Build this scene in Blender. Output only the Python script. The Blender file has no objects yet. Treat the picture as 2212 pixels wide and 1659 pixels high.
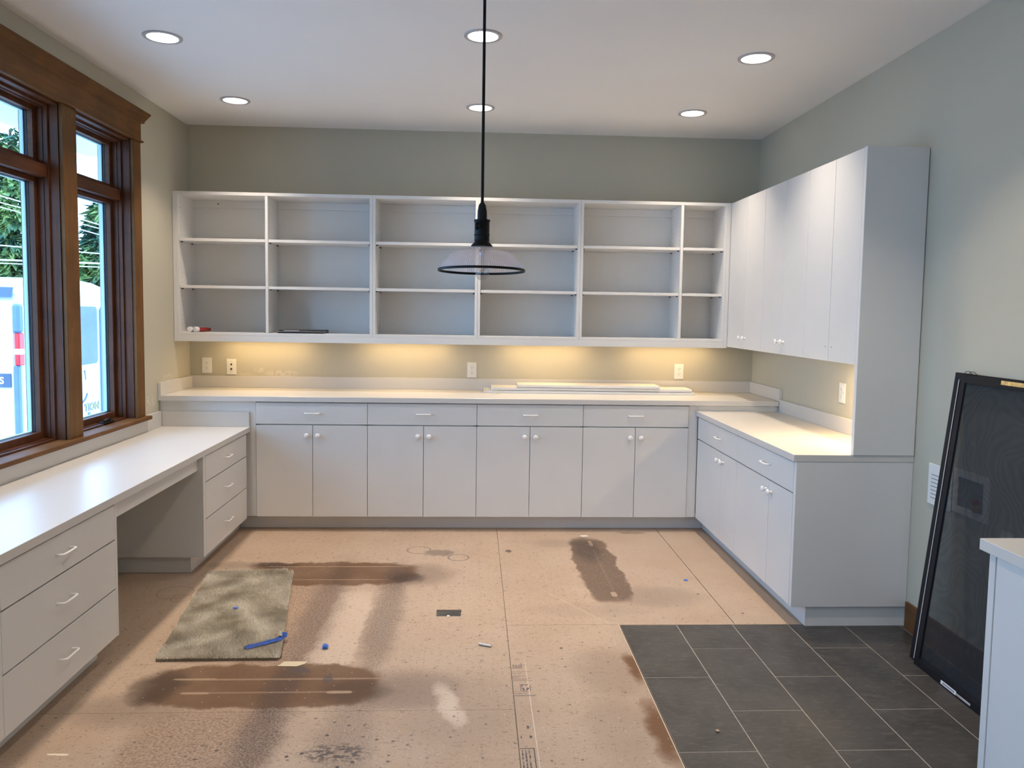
import bpy, bmesh, math, random
import numpy as np
from mathutils import Matrix, Vector
random.seed(7)
S = bpy.context.scene
COL = S.collection
PI = math.pi

# ------------------------------------------------------------------ camera
cam_d = bpy.data.cameras.new('camera')
cam = bpy.data.objects.new('camera', cam_d)
COL.objects.link(cam)
cam.matrix_world = Matrix(((0.998745, -0.011584, -0.048717, 2.073356),
                           (-0.047749, 0.072769, -0.996205, -5.797371),
                           (0.015086, 0.997282, 0.072125, 1.496331), (0, 0, 0, 1)))
cam_d.sensor_fit = 'HORIZONTAL'
cam_d.sensor_width = 36.0
cam_d.lens = 1683.916 / 2212 * 36.0
cam_d.shift_y = -33.596 / 2212
cam_d.clip_start = 0.05
cam_d.clip_end = 300
S.camera = cam

# ------------------------------------------------------------------ world, lights, exposure
SKY_STRENGTH = 6.8
SUN_STRENGTH = 3.5
CAN_POWER = 6.0
UNDER_POWER = 1.0
S.view_settings.view_transform = 'Standard'
S.view_settings.look = 'None'
S.view_settings.exposure = 0.14
S.view_settings.gamma = 1.0
S.view_settings.use_curve_mapping = False
S.cycles.use_denoising = True
S.cycles.max_bounces = 8
S.cycles.diffuse_bounces = 5
S.cycles.glossy_bounces = 4
S.cycles.transparent_max_bounces = 16
S.cycles.sample_clamp_indirect = 8.0
w = bpy.data.worlds.new('sky')
S.world = w
w.use_nodes = True
nt = w.node_tree
nt.nodes.clear()
wo = nt.nodes.new('ShaderNodeOutputWorld')
bg = nt.nodes.new('ShaderNodeBackground')
tc = nt.nodes.new('ShaderNodeTexCoord')
sp = nt.nodes.new('ShaderNodeSeparateXYZ')
cr = nt.nodes.new('ShaderNodeValToRGB')
cr.color_ramp.elements[0].position = 0.0
cr.color_ramp.elements[0].color = (0.42, 0.69, 1.0, 1)
cr.color_ramp.elements[1].position = 0.8
cr.color_ramp.elements[1].color = (0.30, 0.57, 1.0, 1)
nt.links.new(tc.outputs['Generated'], sp.inputs[0])
nt.links.new(sp.outputs['Z'], cr.inputs[0])
nt.links.new(cr.outputs[0], bg.inputs[0])
bg.inputs[1].default_value = SKY_STRENGTH
nt.links.new(bg.outputs[0], wo.inputs[0])


sd = bpy.data.lights.new('sun', 'SUN')
sd.energy = SUN_STRENGTH
sd.angle = math.radians(1.5)
sd.color = (0.86, 0.93, 1.0)
sun = bpy.data.objects.new('sun', sd)
COL.objects.link(sun)
sun.rotation_euler = (math.radians(42), math.radians(7), 0.0)   # runs along the window wall: no beam enters the room


def area(name, loc, rot, size, power, color, size_y=None, spread=180, shape=None, portal=False):
    l = bpy.data.lights.new(name, 'AREA')
    l.energy = power
    l.color = color
    l.size = size
    l.shape = shape or ('RECTANGLE' if size_y else 'SQUARE')
    if size_y:
        l.size_y = size_y
    l.spread = math.radians(spread)
    if portal:
        l.cycles.is_portal = True
    o = bpy.data.objects.new(name, l)
    o.location = loc
    o.rotation_euler = rot
    COL.objects.link(o)
    return o


# sky portals in the window openings (they only guide the sampling of the daylight)
area('window_portal', (-0.22, -2.49, 1.64), (0, -PI / 2, 0), 1.75, 1, (1, 1, 1), 3.15, portal=True)
area('window_portal', (-0.22, -6.0, 1.64), (0, -PI / 2, 0), 1.75, 1, (1, 1, 1), 2.4, portal=True)
CANS = [(0.549, -1.84), (0.553, -0.705), (2.098, -1.998), (2.096, -0.695), (3.483, -1.806), (3.468, -0.703)]
CANS_BEHIND = [(0.55, -3.10), (3.47, -3.05), (2.10, -4.60), (0.80, -6.30), (3.30, -6.30)]  # last three are unseen lamps, added to warm the end panel
WARM = (1.0, 0.83, 0.66)
for x, y in CANS + CANS_BEHIND:
    area('downlight_lamp', (x, y, 2.788), (0, 0, 0), 0.13, CAN_POWER * (1.6 if y < -4 else 1), WARM, shape='DISK', spread=150 if y < -4 else 95)
UNDER = [(0.56, -0.13, 0), (1.58, -0.13, 0), (2.60, -0.13, 0), (3.52, -0.13, 0), (4.05, -1.93, 1)]
for x, y, r in UNDER:
    area('under_cabinet_lamp', (x, y, 1.283), (0, 0, r * PI / 2), 0.34 if r else 0.60, UNDER_POWER * (7 if r else 1.3), (1.0, 0.68, 0.33), 0.03, spread=170)


# ------------------------------------------------------------------ node helpers
class V:
    """a float socket with arithmetic"""
    def __init__(s, nt, sock): s.nt, s.s = nt, sock
    def _m(s, op, b=None, c=None):
        n = s.nt.nodes.new('ShaderNodeMath'); n.operation = op
        s.nt.links.new(s.s, n.inputs[0])
        for i, q in ((1, b), (2, c)):
            if q is None: continue
            if isinstance(q, V): s.nt.links.new(q.s, n.inputs[i])
            else: n.inputs[i].default_value = q
        return V(s.nt, n.outputs[0])
    def __add__(s, b): return s._m('ADD', b)
    def __sub__(s, b): return s._m('SUBTRACT', b)
    def __mul__(s, b): return s._m('MULTIPLY', b)
    def __truediv__(s, b): return s._m('DIVIDE', b)
    def abs(s): return s._m('ABSOLUTE')
    def pow(s, b): return s._m('POWER', b)
    def max(s, b): return s._m('MAXIMUM', b)
    def min(s, b): return s._m('MINIMUM', b)
    def step(s, a, b):   # smoothstep from a (0) to b (1)
        n = s.nt.nodes.new('ShaderNodeMapRange'); n.interpolation_type = 'SMOOTHSTEP'
        s.nt.links.new(s.s, n.inputs[0])
        if a < b:
            n.inputs[1].default_value = a; n.inputs[2].default_value = b
            n.inputs[3].default_value = 0; n.inputs[4].default_value = 1
        else:
            n.inputs[1].default_value = b; n.inputs[2].default_value = a
            n.inputs[3].default_value = 1; n.inputs[4].default_value = 0
        return V(s.nt, n.outputs[0])


class M:
    def __init__(s, name, rough=0.5, spec=0.5, metal=0.0, color=(0.8, 0.8, 0.8)):
        s.m = bpy.data.materials.new(name); s.m.use_nodes = True
        s.nt = s.m.node_tree; s.b = s.nt.nodes['Principled BSDF']
        s.out = s.nt.nodes['Material Output']
        s.b.inputs['Roughness'].default_value = rough
        s.b.inputs['Specular IOR Level'].default_value = spec
        s.b.inputs['Metallic'].default_value = metal
        s.b.inputs['Base Color'].default_value = (*color, 1)
    def new(s, t): return s.nt.nodes.new(t)
    def link(s, a, b): s.nt.links.new(a, b)
    def pos(s, world=True):
        if world: return s.new('ShaderNodeNewGeometry').outputs['Position']
        return s.new('ShaderNodeTexCoord').outputs['Object']
    def xyz(s, vec):
        n = s.new('ShaderNodeSeparateXYZ'); s.link(vec, n.inputs[0])
        return [V(s.nt, n.outputs[i]) for i in range(3)]
    def noise(s, vec, scale=5, detail=3, rough=0.5, stretch=None, offset=None, dist=0):
        if stretch or offset:
            mp = s.new('ShaderNodeMapping'); s.link(vec, mp.inputs[0])
            if stretch: mp.inputs['Scale'].default_value = stretch
            if offset: mp.inputs['Location'].default_value = offset
            vec = mp.outputs[0]
        n = s.new('ShaderNodeTexNoise'); s.link(vec, n.inputs['Vector'])
        n.inputs['Scale'].default_value = scale; n.inputs['Detail'].default_value = detail
        n.inputs['Roughness'].default_value = rough; n.inputs['Distortion'].default_value = dist
        return V(s.nt, n.outputs['Fac'])
    def mix(s, fac, a, b):
        n = s.new('ShaderNodeMix'); n.data_type = 'RGBA'
        if isinstance(fac, V): s.link(fac.s, n.inputs[0])
        else: n.inputs[0].default_value = fac
        for i, c in ((6, a), (7, b)):
            if isinstance(c, tuple): n.inputs[i].default_value = (*c, 1)
            else: s.link(c, n.inputs[i])
        return n.outputs[2]
    def color(s, c): s.link(c, s.b.inputs['Base Color'])
    def bump(s, h, strength=0.2, dist=0.002):
        n = s.new('ShaderNodeBump'); n.inputs['Strength'].default_value = strength
        n.inputs['Distance'].default_value = dist
        s.link(h.s, n.inputs['Height']); s.link(n.outputs[0], s.b.inputs['Normal'])


def plain(name, color, rough=0.5, var=0.06, scale=6, spec=0.5, metal=0.0, bump=0.0, bscale=200):
    m = M(name, rough, spec, metal, color)
    p = m.pos(False)
    n = m.noise(p, scale, 4)
    lo = tuple(c * (1 - var) for c in color); hi = tuple(min(1, c * (1 + var)) for c in color)
    m.color(m.mix(n.step(0.3, 0.7), lo, hi))
    if bump:
        m.bump(m.noise(p, bscale, 3), bump, 0.001)
    return m.m


def emit(name, color, strength):
    m = M(name, color=color)
    m.b.inputs['Emission Color'].default_value = (*color, 1)
    m.b.inputs['Emission Strength'].default_value = strength
    return m.m


MELA = plain('white_melamine', (0.70, 0.70, 0.69), 0.38, 0.015, 3, bump=0.03, bscale=500)
SHELFW = plain('white_shelf_board', (0.76, 0.755, 0.74), 0.45, 0.012, 3)
LAM = plain('white_laminate', (0.63, 0.615, 0.59), 0.30, 0.015, 2, bump=0.04, bscale=300)
KNOBW = plain('white_enamel', (0.82, 0.82, 0.82), 0.18, 0.01)
PLASTIC = plain('white_plastic', (0.80, 0.79, 0.76), 0.3, 0.01)
DARKGAP = plain('dark_recess', (0.02, 0.02, 0.02), 0.8, 0.1)
BLACKMETAL = plain('black_metal', (0.004, 0.005, 0.006), 0.5, 0.1, spec=0.18)
BLACKALU = plain('black_painted_aluminium', (0.008, 0.008, 0.012), 0.4, 0.1, spec=0.3)
RUBBER = plain('black_gasket', (0.01, 0.012, 0.018), 0.6, 0.1)
SPACER = plain('pale_window_spacer', (0.45, 0.62, 0.75), 0.4, 0.03)
CHROME = plain('brushed_metal', (0.6, 0.6, 0.6), 0.3, 0.05, metal=1.0)
RED = plain('red_plastic', (0.30, 0.02, 0.02), 0.35, 0.1)
BRASS = plain('brass', (0.45, 0.30, 0.10), 0.35, 0.1, metal=0.8)
INK = plain('stamp_ink', (0.11, 0.09, 0.095), 0.8, 0.25, 60)
INKPALE = plain('worn_stamp_ink', (0.24, 0.185, 0.16), 0.8, 0.2, 60)
CAULK = plain('aluminium_trim', (0.55, 0.55, 0.58), 0.4, 0.05)


def wall_material():
    m = M('sage_wall_paint', 0.75, 0.25)
    p = m.pos(True)
    x, y, z = m.xyz(p)
    base = m.mix(m.noise(p, 1.5, 3).step(0.3, 0.7), (0.50, 0.478, 0.392), (0.52, 0.50, 0.41))
    # dried filler smears above the splashbacks
    n1 = m.noise(p, 42, 4, 0.6)
    def smear(cx, cy, cz, rx, ry, rz, lo, hi):
        d = (((x - cx) / rx).pow(2.0) + ((y - cy) / ry).pow(2.0) + ((z - cz) / rz).pow(2.0)).step(1.2, 0.3)
        return d * n1.step(lo, hi)
    s = smear(0.66, 0, 1.02, 0.14, 0.3, 0.026, 0.45, 0.53).max(smear(0.50, 0, 1.043, 0.04, 0.3, 0.02, 0.45, 0.55))
    s = s.max(smear(0.40, 0, 1.012, 0.07, 0.3, 0.010, 0.35, 0.5))
    s = s.max(smear(0, -0.42, 1.02, 0.3, 0.10, 0.03, 0.50, 0.58)).max(smear(0, -0.72, 0.88, 0.3, 0.09, 0.06, 0.50, 0.56))
    m.color(m.mix(s * 0.9, base, (0.62, 0.58, 0.50)))
    m.bump(m.noise(p, 260, 3), 0.12, 0.001)
    return m.m


def ceiling_material():
    m = M('white_ceiling_paint', 0.85, 0.2)
    p = m.pos(True)
    m.color(m.mix(m.noise(p, 1.2, 3).step(0.3, 0.7), (0.87, 0.86, 0.84), (0.89, 0.88, 0.86)))
    h = m.noise(p, 9, 6, 0.65, dist=0.6).step(0.55, 0.75)
    m.bump(h + m.noise(p, 180, 2) * 0.15, 0.22, 0.004)
    return m.m


def wood_material(name, a, b, rough=0.32, axis=2):
    m = M(name, rough + 0.12, 0.3)
    p = m.pos(True)
    st = [14, 14, 14]; st[axis] = 0.9
    g = m.noise(p, 3.0, 6, 0.6, stretch=tuple(st), dist=0.5)
    blot = m.noise(p, 5.0, 4, 0.6)
    c = m.mix(g.step(0.3, 0.7), a, b)
    c2 = m.mix(blot.step(0.35, 0.65) * 0.45, c, tuple(q * 0.55 for q in a))
    m.color(c2)
    m.bump(g, 0.08, 0.001)
    return m.m


WALL = wall_material()
CEIL = ceiling_material()
WOODV = wood_material('stained_wood_upright', (0.075, 0.023, 0.009), (0.135, 0.047, 0.017), 0.36, 2)
WOODH = wood_material('stained_wood_level', (0.075, 0.023, 0.009), (0.135, 0.047, 0.017), 0.36, 1)
CASV = wood_material('brown_casing_upright', (0.125, 0.055, 0.013), (0.18, 0.082, 0.021), 0.48, 2)
CASH = wood_material('brown_casing_level', (0.125, 0.052, 0.012), (0.18, 0.079, 0.020), 0.48, 1)
BASEW = wood_material('brown_baseboard_wood', (0.13, 0.055, 0.018), (0.20, 0.09, 0.03), 0.45, 1)


def board_material():
    m = M('stained_particle_board', 0.62, 0.35)
    p = m.pos(True)
    x0, y0, z0 = m.xyz(p)
    wob = m.noise(p, 9, 4, 0.6)
    wob2 = m.noise(p, 9, 4, 0.6, offset=(5.2, 1.3, 0))
    x = x0 + (wob - 0.5) * 0.10
    y = y0 + (wob2 - 0.5) * 0.10
    fine = m.noise(p, 210, 3, 0.6)
    grit = m.noise(p, 95, 4, 0.65)
    streak = m.noise(p, 22, 5, 0.65, stretch=(1.0, 3.2, 1), dist=0.4)
    big = m.noise(p, 2.3, 4, 0.55)

    def sup(cx, cy, rx, ry, outer, inner, X=x, Y=y, e=4.0):
        d = ((X - cx) / rx).abs().pow(e) + ((Y - cy) / ry).abs().pow(e)
        return d.step(outer, inner)
    c = m.mix(fine.step(0.25, 0.75), (0.38, 0.283, 0.208), (0.50, 0.39, 0.30))
    c = m.mix(big.step(0.35, 0.7) * 0.35, c, (0.36, 0.245, 0.165))
    # scuffed streaks, denser towards the middle of the room
    dens = sup(1.6, -1.9, 1.15, 1.7, 2.0, 0.2, e=2.0) * 0.8 + 0.15
    c = m.mix(streak.step(0.585, 0.68) * dens * 0.75, c, (0.21, 0.14, 0.105))
    c = m.mix(m.noise(p, 60, 4, 0.7, stretch=(1.0, 2.6, 1), offset=(3, 3, 0), dist=0.5).step(0.60, 0.68) * dens * 0.6, c, (0.24, 0.16, 0.12))
    # gritty brown patch beside the rug and along its front
    rough_patch = sup(1.22, -2.1, 0.17, 0.75, 1.6, 0.3) .max(sup(1.15, -3.25, 0.26, 0.32, 1.6, 0.3))
    c = m.mix(rough_patch * (grit.step(0.42, 0.62) * 0.55 + 0.18), c, (0.20, 0.11, 0.07))
    # pale lane between the two grimy wheel tracks
    c = m.mix(sup(1.47, -2.2, 0.10, 0.5, 1.5, 0.4) * 0.45, c, (0.62, 0.50, 0.40))
    # wheel tracks
    vgrit = m.noise(p, 120, 5, 0.7, stretch=(1.0, 1.7, 1))
    def track(cx, cy, rx, ry, k):
        t = sup(cx, cy, rx * 1.15, ry, 2.2, 0.0, e=2.0)
        return ((vgrit + t * 0.20).step(0.62, 0.74) * 0.60 + t * 0.20) * t.step(0.0, 0.12) * k
    tr = track(1.33, -1.95, 0.085, 0.75, 0.8).max(track(1.335, -3.0, 0.075, 0.5, 1.0)).max(track(1.655, -2.0, 0.07, 0.72, 0.85)).max(track(1.64, -3.15, 0.09, 0.42, 0.55))
    c = m.mix(tr, c, (0.085, 0.062, 0.058))
    # soft grey haloes
    halo = sup(1.83, -2.80, 0.26, 0.17, 1.6, 0.0, e=2.0).max(sup(0.80, -2.93, 0.22, 0.14, 1.6, 0.0, e=2.0) * 0.7)
    halo = halo.max(sup(2.02, -2.93, 0.30, 0.30, 1.6, 0.0, e=2.0) * 0.45).max(sup(1.80, -1.44, 0.18, 0.18, 1.6, 0.0, e=2.0) * 0.8)
    halo = halo.max(sup(2.66, -2.66, 0.16, 0.22, 1.6, 0.0, e=2.0) * 0.55).max(sup(2.62, -3.1, 0.14, 0.25, 1.6, 0.0, e=2.0) * 0.4)
    halo = halo.max(sup(3.05, -1.80, 0.26, 0.16, 1.6, 0.0, e=2.0) * 0.55).max(sup(2.66, -1.98, 0.3, 0.10, 1.6, 0.0, e=2.0) * 0.3)
    halo = halo.max(sup(0.72, -1.28, 0.2, 0.07, 1.6, 0.0, e=2.0) * 0.7).max(sup(2.62, -0.84, 0.16, 0.10, 1.6, 0.0, e=2.0) * 0.45)
    c = m.mix(halo * 0.62, c, (0.16, 0.115, 0.095))
    # dark brown soaked bands
    s1 = sup(1.28, -1.42, 0.46, 0.19, 1.5, 0.8)
    s2 = sup(1.25, -2.75, 0.44, 0.175, 1.4, 0.8)
    s3 = sup(2.82, -1.30, 0.125, 0.56, 1.4, 0.75)
    band = s1.max(s2)
    c = m.mix(band * (big.step(0.3, 0.7) * 0.16 + 0.78), c, (0.125, 0.062, 0.028))
    ends = sup(0.84, -2.76, 0.10, 0.15, 1.6, 0.2, e=2.0).max(sup(0.92, -1.28, 0.14, 0.05, 1.6, 0.2, e=2.0)).max(sup(1.72, -1.50, 0.10, 0.09, 1.6, 0.2, e=2.0)).max(sup(1.62, -2.80, 0.14, 0.10, 1.6, 0.2, e=2.0) * 0.7)
    c = m.mix(ends * 0.75, c, (0.045, 0.026, 0.018))
    trs = track(1.33, -2.75, 0.06, 0.24, 0.9).max(track(1.65, -1.47, 0.07, 0.2, 0.7)).max(track(1.33, -1.45, 0.07, 0.2, 0.55))
    c = m.mix(trs, c, (0.05, 0.036, 0.034))
    c = m.mix(s3 * (grit.step(0.35, 0.65) * 0.2 + 0.72), c, (0.115, 0.070, 0.045))
    top3 = sup(2.80, -0.98, 0.10, 0.24, 1.5, 0.2, e=2.0)
    c = m.mix(top3 * 0.6, c, (0.055, 0.042, 0.036))
    c = m.mix(s3 * streak.step(0.60, 0.66) * 0.5, c, (0.36, 0.28, 0.22))
    # pale strips where bars stood
    thin = m.noise(p, 30, 2)
    def bar(cx, cy, rx, ry, k=0.8):
        return sup(cx, cy, rx, ry, 1.3, 0.7, X=x0, Y=y0 + (thin - 0.5) * 0.004) * k
    bars = bar(1.30, -1.302, 0.41, 0.005).max(bar(1.33, -1.525, 0.275, 0.005, 0.6)).max(bar(1.30, -2.70, 0.41, 0.007, 0.5))
    bars = bars.max(bar(0.965, -2.695, 0.085, 0.007, 0.8)).max(bar(1.28, -2.81, 0.33, 0.006, 0.4)).max(bar(1.005, -2.812, 0.055, 0.009)).max(bar(1.56, -2.812, 0.05, 0.011))
    bars = bars.max(bar(2.845, -0.84, 0.012, 0.06, 0.6)).max(bar(2.835, -1.76, 0.016, 0.035, 0.9)).max(bar(2.842, -1.35, 0.008, 0.38, 0.12))
    c = m.mix(bars * 0.75, c, (0.46, 0.34, 0.24))
    # bleached patch
    c = m.mix(sup(1.995, -2.92, 0.045, 0.16, 1.7, 0.0, X=x - (y0 + 2.92) * -0.25, e=2.0) * 0.6, c, (0.66, 0.56, 0.46))
    # brown seep along the tile edge
    c = m.mix(sup(2.77, -2.62, 0.035, 0.13, 1.6, 0.2, e=2.0).max(sup(2.765, -3.12, 0.05, 0.22, 1.6, 0.2, e=2.0)) * 0.9, c, (0.13, 0.052, 0.016))
    # paint drips: sparse round dots
    def dots(scale, r, thr, off, st=None):
        mp = m.new('ShaderNodeMapping'); mp.inputs['Location'].default_value = off; m.link(p, mp.inputs[0])
        if st:
            mp.inputs['Scale'].default_value = st
            ad = m.new('ShaderNodeVectorMath'); ad.operation = 'ADD'; m.link(mp.outputs[0], ad.inputs[0])
            nz = m.new('ShaderNodeTexNoise'); nz.inputs['Scale'].default_value = 55; m.link(p, nz.inputs['Vector'])
            sc = m.new('ShaderNodeVectorMath'); sc.operation = 'SCALE'; sc.inputs['Scale'].default_value = 0.035; m.link(nz.outputs['Color'], sc.inputs[0])
            m.link(sc.outputs[0], ad.inputs[1]); mp = ad
        v = m.new('ShaderNodeTexVoronoi'); v.voronoi_dimensions = '2D'; v.inputs['Scale'].default_value = scale
        m.link(mp.outputs[0], v.inputs['Vector'])
        cx = m.xyz(v.outputs['Color'])[0]
        d = V(m.nt, v.outputs['Distance']) + (grit - 0.5) * 0.06
        return d.step(r, r * 0.7) * cx.step(thr, thr + 0.02)
    near = sup(1.50, -3.30, 0.42, 0.32, 1.8, 0.1, e=2.0)
    wide = sup(1.7, -2.2, 1.6, 1.7, 2.0, 0.4, e=2.0) * 0.8 + 0.2
    dd = (dots(17, 0.13, 0.68, (0.3, 0.1, 0)) * near).max(dots(9, 0.055, 0.62, (3.3, 2.1, 0)) * wide * 0.7).max(dots(33, 0.13, 0.84, (1.7, 7.1, 0)) * wide * 0.5)
    sc1 = dots(20, 0.10, 0.62, (1.1, 5.3, 0), (1.0, 3.0, 1)) * wide
    sc2 = dots(38, 0.16, 0.55, (6.1, 2.3, 0), (1.0, 2.4, 1)) * wide
    sc3 = dots(12, 0.07, 0.55, (2.1, 8.3, 0), (1.0, 4.5, 1)) * wide
    c = m.mix((sc1 * 0.75).max(sc2 * 0.25).max(sc3 * 0.75), c, (0.13, 0.085, 0.065))
    c = m.mix(dd * 0.9, c, (0.055, 0.045, 0.05))
    # black splash at the front and rings left by cans
    spl = sup(1.62, -3.24, 0.11, 0.055, 1.6, 0.3, e=2.0) * m.noise(p, 34, 4, 0.6, stretch=(1, 1.8, 1)).step(0.47, 0.53)
    def ring(cx, cy, r, wd):
        d = (((x0 - cx).pow(2.0) + (y0 - cy).pow(2.0)).pow(0.5) - r).abs()
        return d.step(wd, wd * 0.4)
    rings = ring(1.742, -0.985, 0.072, 0.006).max(ring(1.992, -1.135, 0.062, 0.007)).max(ring(1.93, -1.06, 0.028, 0.004)).max(ring(0.52, -1.72, 0.09, 0.005) * 0.6).max(ring(0.58, -1.80, 0.05, 0.004) * 0.6) * 0.7
    spl = spl.max(rings).max(sup(1.87, -1.04, 0.10, 0.065, 1.3, 0.6, e=2.0) * 0.62).max(sup(2.293, -1.005, 0.022, 0.028, 1.5, 0.6, e=2.0))
    spl = spl.max(sup(3.17, -0.60, 0.10, 0.020, 1.5, 0.4, e=2.0) * 0.6).max(sup(1.50, -2.70, 0.018, 0.045, 1.3, 0.6, e=2.0) * 0.8).max(sup(1.36, -2.62, 0.045, 0.03, 1.3, 0.6, e=2.0) * 0.8)
    for a, b in ((2.477, -2.424), (3.29, -1.76), (3.44, -2.03)):
        spl = spl.max((((x0 - a).pow(2.0) + (y0 - b).pow(2.0)).pow(0.5)).step(0.009, 0.007))
    c = m.mix(spl * 0.85, c, (0.075, 0.062, 0.062))
    # white specks and scratches
    wh = sup(0.70, -3.225, 0.035, 0.005, 1.3, 0.7, X=x0 + (y0 + 3.225) * 0.9, Y=y0 + (wob - 0.5) * 0.02).max(sup(2.306, -3.0, 0.0016, 0.46, 1.3, 0.7, X=x0, Y=y0) * 0.5)
    wh = wh.max(sup(2.60, -1.93, 0.15, 0.0022, 1.3, 0.7, X=x0, Y=y0 + (x0 - 2.60) * 1.6) * 0.5)
    c = m.mix(wh.max(dots(21, 0.045, 0.80, (9.7, 4.1, 0)) * 0.7), c, (0.75, 0.68, 0.58))
    m.color(c)
    m.bump(fine + grit * 0.6, 0.12, 0.001)
    return m.m


BOARD = board_material()
BOARDEDGE = plain('lit_board_edge', (0.62, 0.47, 0.34), 0.7, 0.08, 30)  # paler than the board: highlight of the cut edge put into colour


def tile_material():
    m = M('dark_slate_tile', 0.42, 0.45)
    p = m.pos(True)
    oi = m.new('ShaderNodeObjectInfo')
    rnd = V(m.nt, oi.outputs['Random'])
    n1 = m.noise(p, 4.5, 6, 0.65, dist=0.8)
    n2 = m.noise(p, 22, 6, 0.7, stretch=(1, 2.2, 1), dist=0.6)
    c = m.mix(n1.step(0.35, 0.65), (0.034, 0.033, 0.032), (0.060, 0.057, 0.054))
    c = m.mix(n2.step(0.48, 0.70) * 0.75, c, (0.105, 0.098, 0.091))
    c = m.mix(rnd * 0.3, c, (0.062, 0.055, 0.050))
    c = m.mix(m.noise(p, 3.1, 3, offset=(4, 4, 0)).step(0.62, 0.75) * 0.35, c, (0.085, 0.052, 0.044))
    m.color(c)
    m.bump(n2 + n1 * 0.6, 0.5, 0.003)
    return m.m


TILE = tile_material()
GROUT = plain('grey_grout', (0.40, 0.36, 0.31), 0.9, 0.1, 40)


def rug_material():
    m = M('greige_rug_pile', 0.9, 0.1)
    p = m.pos(True)
    n = m.noise(p, 6.5, 5, 0.6, dist=0.3)
    n2 = m.noise(p, 160, 2)
    c = m.mix(n.step(0.36, 0.62), (0.66, 0.61, 0.51), (0.90, 0.85, 0.75))
    c = m.mix(n2.step(0.3, 0.7) * 0.35, c, (0.34, 0.31, 0.25))
    m.color(c)
    return m.m


RUG = rug_material()


def glass_thin(name, tint=(1, 1, 1), refl=0.06, extra=0.0, extra_col=(1, 1, 1), ribs=0):
    m = M(name)
    m.nt.nodes.remove(m.b)
    tr = m.new('ShaderNodeBsdfTransparent'); tr.inputs[0].default_value = (*tint, 1)
    gl = m.new('ShaderNodeBsdfGlossy'); gl.inputs['Roughness'].default_value = 0.02
    lw = m.new('ShaderNodeLayerWeight'); lw.inputs[0].default_value = 0.5
    fr = V(m.nt, lw.outputs['Facing']).pow(5.0) * 0.85 + refl * 0.5
    mx = m.new('ShaderNodeMixShader')
    m.link(fr.s, mx.inputs[0]); m.link(tr.outputs[0], mx.inputs[1]); m.link(gl.outputs[0], mx.inputs[2])
    res = mx.outputs[0]
    if extra:
        df = m.new('ShaderNodeBsdfTranslucent'); df.inputs[0].default_value = (*extra_col, 1)
        d2 = m.new('ShaderNodeBsdfDiffuse'); d2.inputs[0].default_value = (*extra_col, 1)
        ad = m.new('ShaderNodeMixShader'); ad.inputs[0].default_value = 0.5
        m.link(df.outputs[0], ad.inputs[1]); m.link(d2.outputs[0], ad.inputs[2])
        m2 = m.new('ShaderNodeMixShader'); m2.inputs[0].default_value = extra
        if ribs:
            x, y, z = m.xyz(m.pos(False))
            at = y._m('ARCTAN2', x)
            rb = (at * float(ribs))._m('SINE') * 0.14 + extra
            m.link(rb.s, m2.inputs[0])
        m.link(res, m2.inputs[1]); m.link(ad.outputs[0], m2.inputs[2])
        res = m2.outputs[0]
    m.link(res, m.out.inputs[0])
    return m.m


PANE = glass_thin('window_glass', (0.93, 0.97, 1.0))
BULBG = glass_thin('clear_bulb_glass', (0.86, 0.87, 0.88), refl=0.16)
SHADEG = glass_thin('ribbed_glass', (0.82, 0.82, 0.86), extra=0.42, extra_col=(0.80, 0.78, 0.84), ribs=120)


def mesh_screen_material():
    m = M('insect_screen_mesh')
    m.nt.nodes.remove(m.b)
    p = m.pos(False)
    x, y, z = m.xyz(p)
    oi = m.new('ShaderNodeObjectInfo')
    sh = m.new('ShaderNodeCombineXYZ'); m.link((V(m.nt, oi.outputs['Random']) * 40.0).s, sh.inputs[0])
    av = m.new('ShaderNodeVectorMath'); av.operation = 'ADD'; m.link(p, av.inputs[0]); m.link(sh.outputs[0], av.inputs[1])
    wv = (m.noise(av.outputs[0], 2.4, 2, 0.45) - 0.5) * 0.06   # slack weave: two layers beat against each other
    per = 2 * PI / 0.0031
    sx = ((y + wv) * per)._m('SINE'); sz = ((z + wv) * (per * 1.03))._m('SINE')
    k = (sx * 0.8 + sz * 0.25) * 0.5 + 0.5
    tr = m.new('ShaderNodeBsdfTransparent'); tr.inputs[0].default_value = (1, 1, 1, 1)
    df = m.new('ShaderNodeBsdfDiffuse'); df.inputs[0].default_value = (0.030, 0.034, 0.040, 1)
    gl = m.new('ShaderNodeBsdfGlossy'); gl.inputs[0].default_value = (0.02, 0.022, 0.025, 1); gl.inputs['Roughness'].default_value = 0.6
    ad = m.new('ShaderNodeAddShader'); m.link(df.outputs[0], ad.inputs[0]); m.link(gl.outputs[0], ad.inputs[1])
    mx = m.new('ShaderNodeMixShader')
    fac = k * 0.46 + 0.27
    m.link(fac.s, mx.inputs[0]); m.link(tr.outputs[0], mx.inputs[1]); m.link(ad.outputs[0], mx.inputs[2])
    m.link(mx.outputs[0], m.out.inputs[0])
    return m.m


SCREEN = mesh_screen_material()


# ------------------------------------------------------------------ mesh helpers
def bx(bm, x0, x1, y0, y1, z0, z1, bev=0.0):
    x0, x1 = sorted((x0, x1)); y0, y1 = sorted((y0, y1)); z0, z1 = sorted((z0, z1))
    r = bmesh.ops.create_cube(bm, size=1.0)
    vs = r['verts']
    for v in vs:
        v.co = Vector(((x0 + x1) / 2 + v.co.x * (x1 - x0), (y0 + y1) / 2 + v.co.y * (y1 - y0), (z0 + z1) / 2 + v.co.z * (z1 - z0)))
    if bev:
        es = list({e for v in vs for e in v.link_edges})
        bmesh.ops.bevel(bm, geom=es, offset=bev, segments=1, affect='EDGES', profile=0.5)
    return bm


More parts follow.
